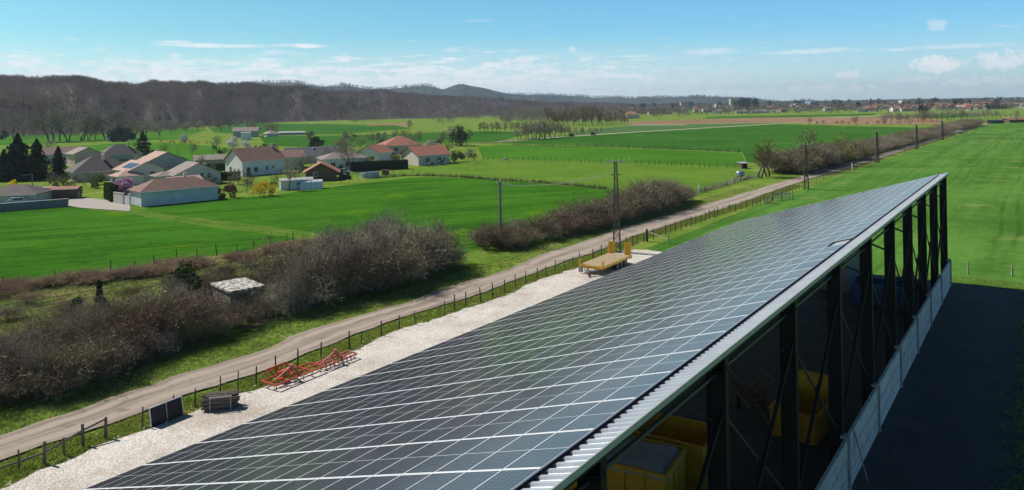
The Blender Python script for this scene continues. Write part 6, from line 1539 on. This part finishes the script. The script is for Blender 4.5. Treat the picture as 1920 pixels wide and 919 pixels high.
gy = [gp(*p) for p in yard_px]; FE = np.array([en(p) for p in gy])
pts = []
for _ in range(11000):
    q = s_min + 145 * R.random() ** 1.4; l, r_ = road_edges(q); e = np.interp(q, FE[:, 0], FE[:, 1], right=r_ - 2.2)
    if e > r_ - .3: continue
    f = R.random(); y = r_ - .12 + (e - r_ + .1) * f; p = NU * y + EU * q; pts.append((p.x, p.y, .012))
tufts('fence_tufts', 'taller grass under the wire fence along the yard', pts, .16, G_MIX)
pts = []
for _ in range(9000):
    x = R.uniform(-60, 640); y0 = np.interp(x, [-60, 0, 205, 332, 500, 640], [570, 552, 524, 505, 478, 470]); y1 = np.interp(x, [-60, 300, 640], [760, 640, 540]); p = gp(x, R.uniform(y0, y1)); pts.append((p.x, p.y, .012))
tufts('rough_tufts', 'matted winter grass on the rough strip', pts[:3500], .30, G_DRY, 6)
tufts('rough_tufts', 'fresh green grass coming up on the rough strip', pts[3500:], .22, G_MIX, 6)
def stones(name, label, P, m, smin, smax, seed):
    r = np.random.default_rng(seed); n = len(P); oc = np.array([(1, 0, 0), (-1, 0, 0), (0, 1, 0), (0, -1, 0), (0, 0, 1), (0, 0, -1)], float); ft = np.array([(0, 2, 4), (2, 1, 4), (1, 3, 4), (3, 0, 4), (2, 0, 5), (1, 2, 5), (3, 1, 5), (0, 3, 5)])
    s = smin * (smax / smin) ** (r.uniform(0, 1, (n, 1, 1)) ** 2.2); V = oc[None] * s * r.uniform(.5, 1.2, (n, 6, 1)) * np.array([1, 1, .65]); a = r.uniform(0, 6.28, n); c, s_ = np.cos(a)[:, None], np.sin(a)[:, None]
    V = np.stack([V[:, :, 0] * c - V[:, :, 1] * s_, V[:, :, 0] * s_ + V[:, :, 1] * c, V[:, :, 2]], 2) + np.asarray(P)[:, None, :]
    o = tri_mesh(name, V.reshape(-1, 3), (np.arange(n)[:, None, None] * 6 + ft[None]).reshape(-1, 3), m); return tag(o, label, kind='stuff')
M_PEB = leafmat('limestone_pebble', (.70, .66, .60), (.40, .36, .31), .8, trans=0, island=.7)
P = []
while len(P) < 26000:
    q = s_min + 95 * R.random() ** 1.5; e = np.interp(q, FE[:, 0], FE[:, 1]); y = R.uniform(e - 7.5, e + .15); p = NU * y + EU * q; P.append((p.x, p.y, .03))
stones('gravel_stones', 'white limestone stones strewn over the yard', P, M_PEB, .012, .070, 5)
P = []
for _ in range(1500):
    q = s_min + 95 * R.random() ** 1.5; e = np.interp(q, FE[:, 0], FE[:, 1]); y = e + R.gauss(-.15, .35); p = NU * y + EU * q; P.append((p.x, p.y, .04))
stones('edge_stones', 'bigger pale stones pushed up along the grassy edge of the yard', P, M_PEB, .04, .17, 15)
P = []
for _ in range(12000):
    w = hw(R.uniform(-75, 0), -6.2 * R.random() ** 1.5 - .15); P.append((w.x, w.y, .05))
stones('dirt_stones', 'grey stones in the dirt beside the concrete wall', P, leafmat('grey_pebble', (.32, .31, .29), (.12, .115, .11), .8, trans=0, island=.8), .02, .09, 6)
P = []
for _ in range(5000):
    q = s_min + 120 * R.random() ** 1.4; l, r_ = road_edges(q); y = R.choice([r_, l, (r_ + l) / 2]) + R.gauss(0, .35); p = NU * y + EU * q; P.append((p.x, p.y, .06))
stones('track_stones', 'loose stones on the gravel track', P, M_PEB, .010, .05, 7)
pts = []
for _ in range(3500):
    w = hw(R.uniform(1.0, 4.5), R.uniform(-16, 6)); pts.append((w.x, w.y, .02))
tufts('edge_tufts', 'rough grass along the bare soil edge beyond the hangar', pts, .16, G_MIX)
pts = []
for _ in range(2500):
    w = hw(R.uniform(-70, 1), -6.3 + R.gauss(0, .5)); pts.append((w.x, w.y, .02))
tufts('edge_tufts', 'grass along the dark dirt strip beside the concrete wall', pts, .22, G_MIX)
haze_volume(9.5e-5)
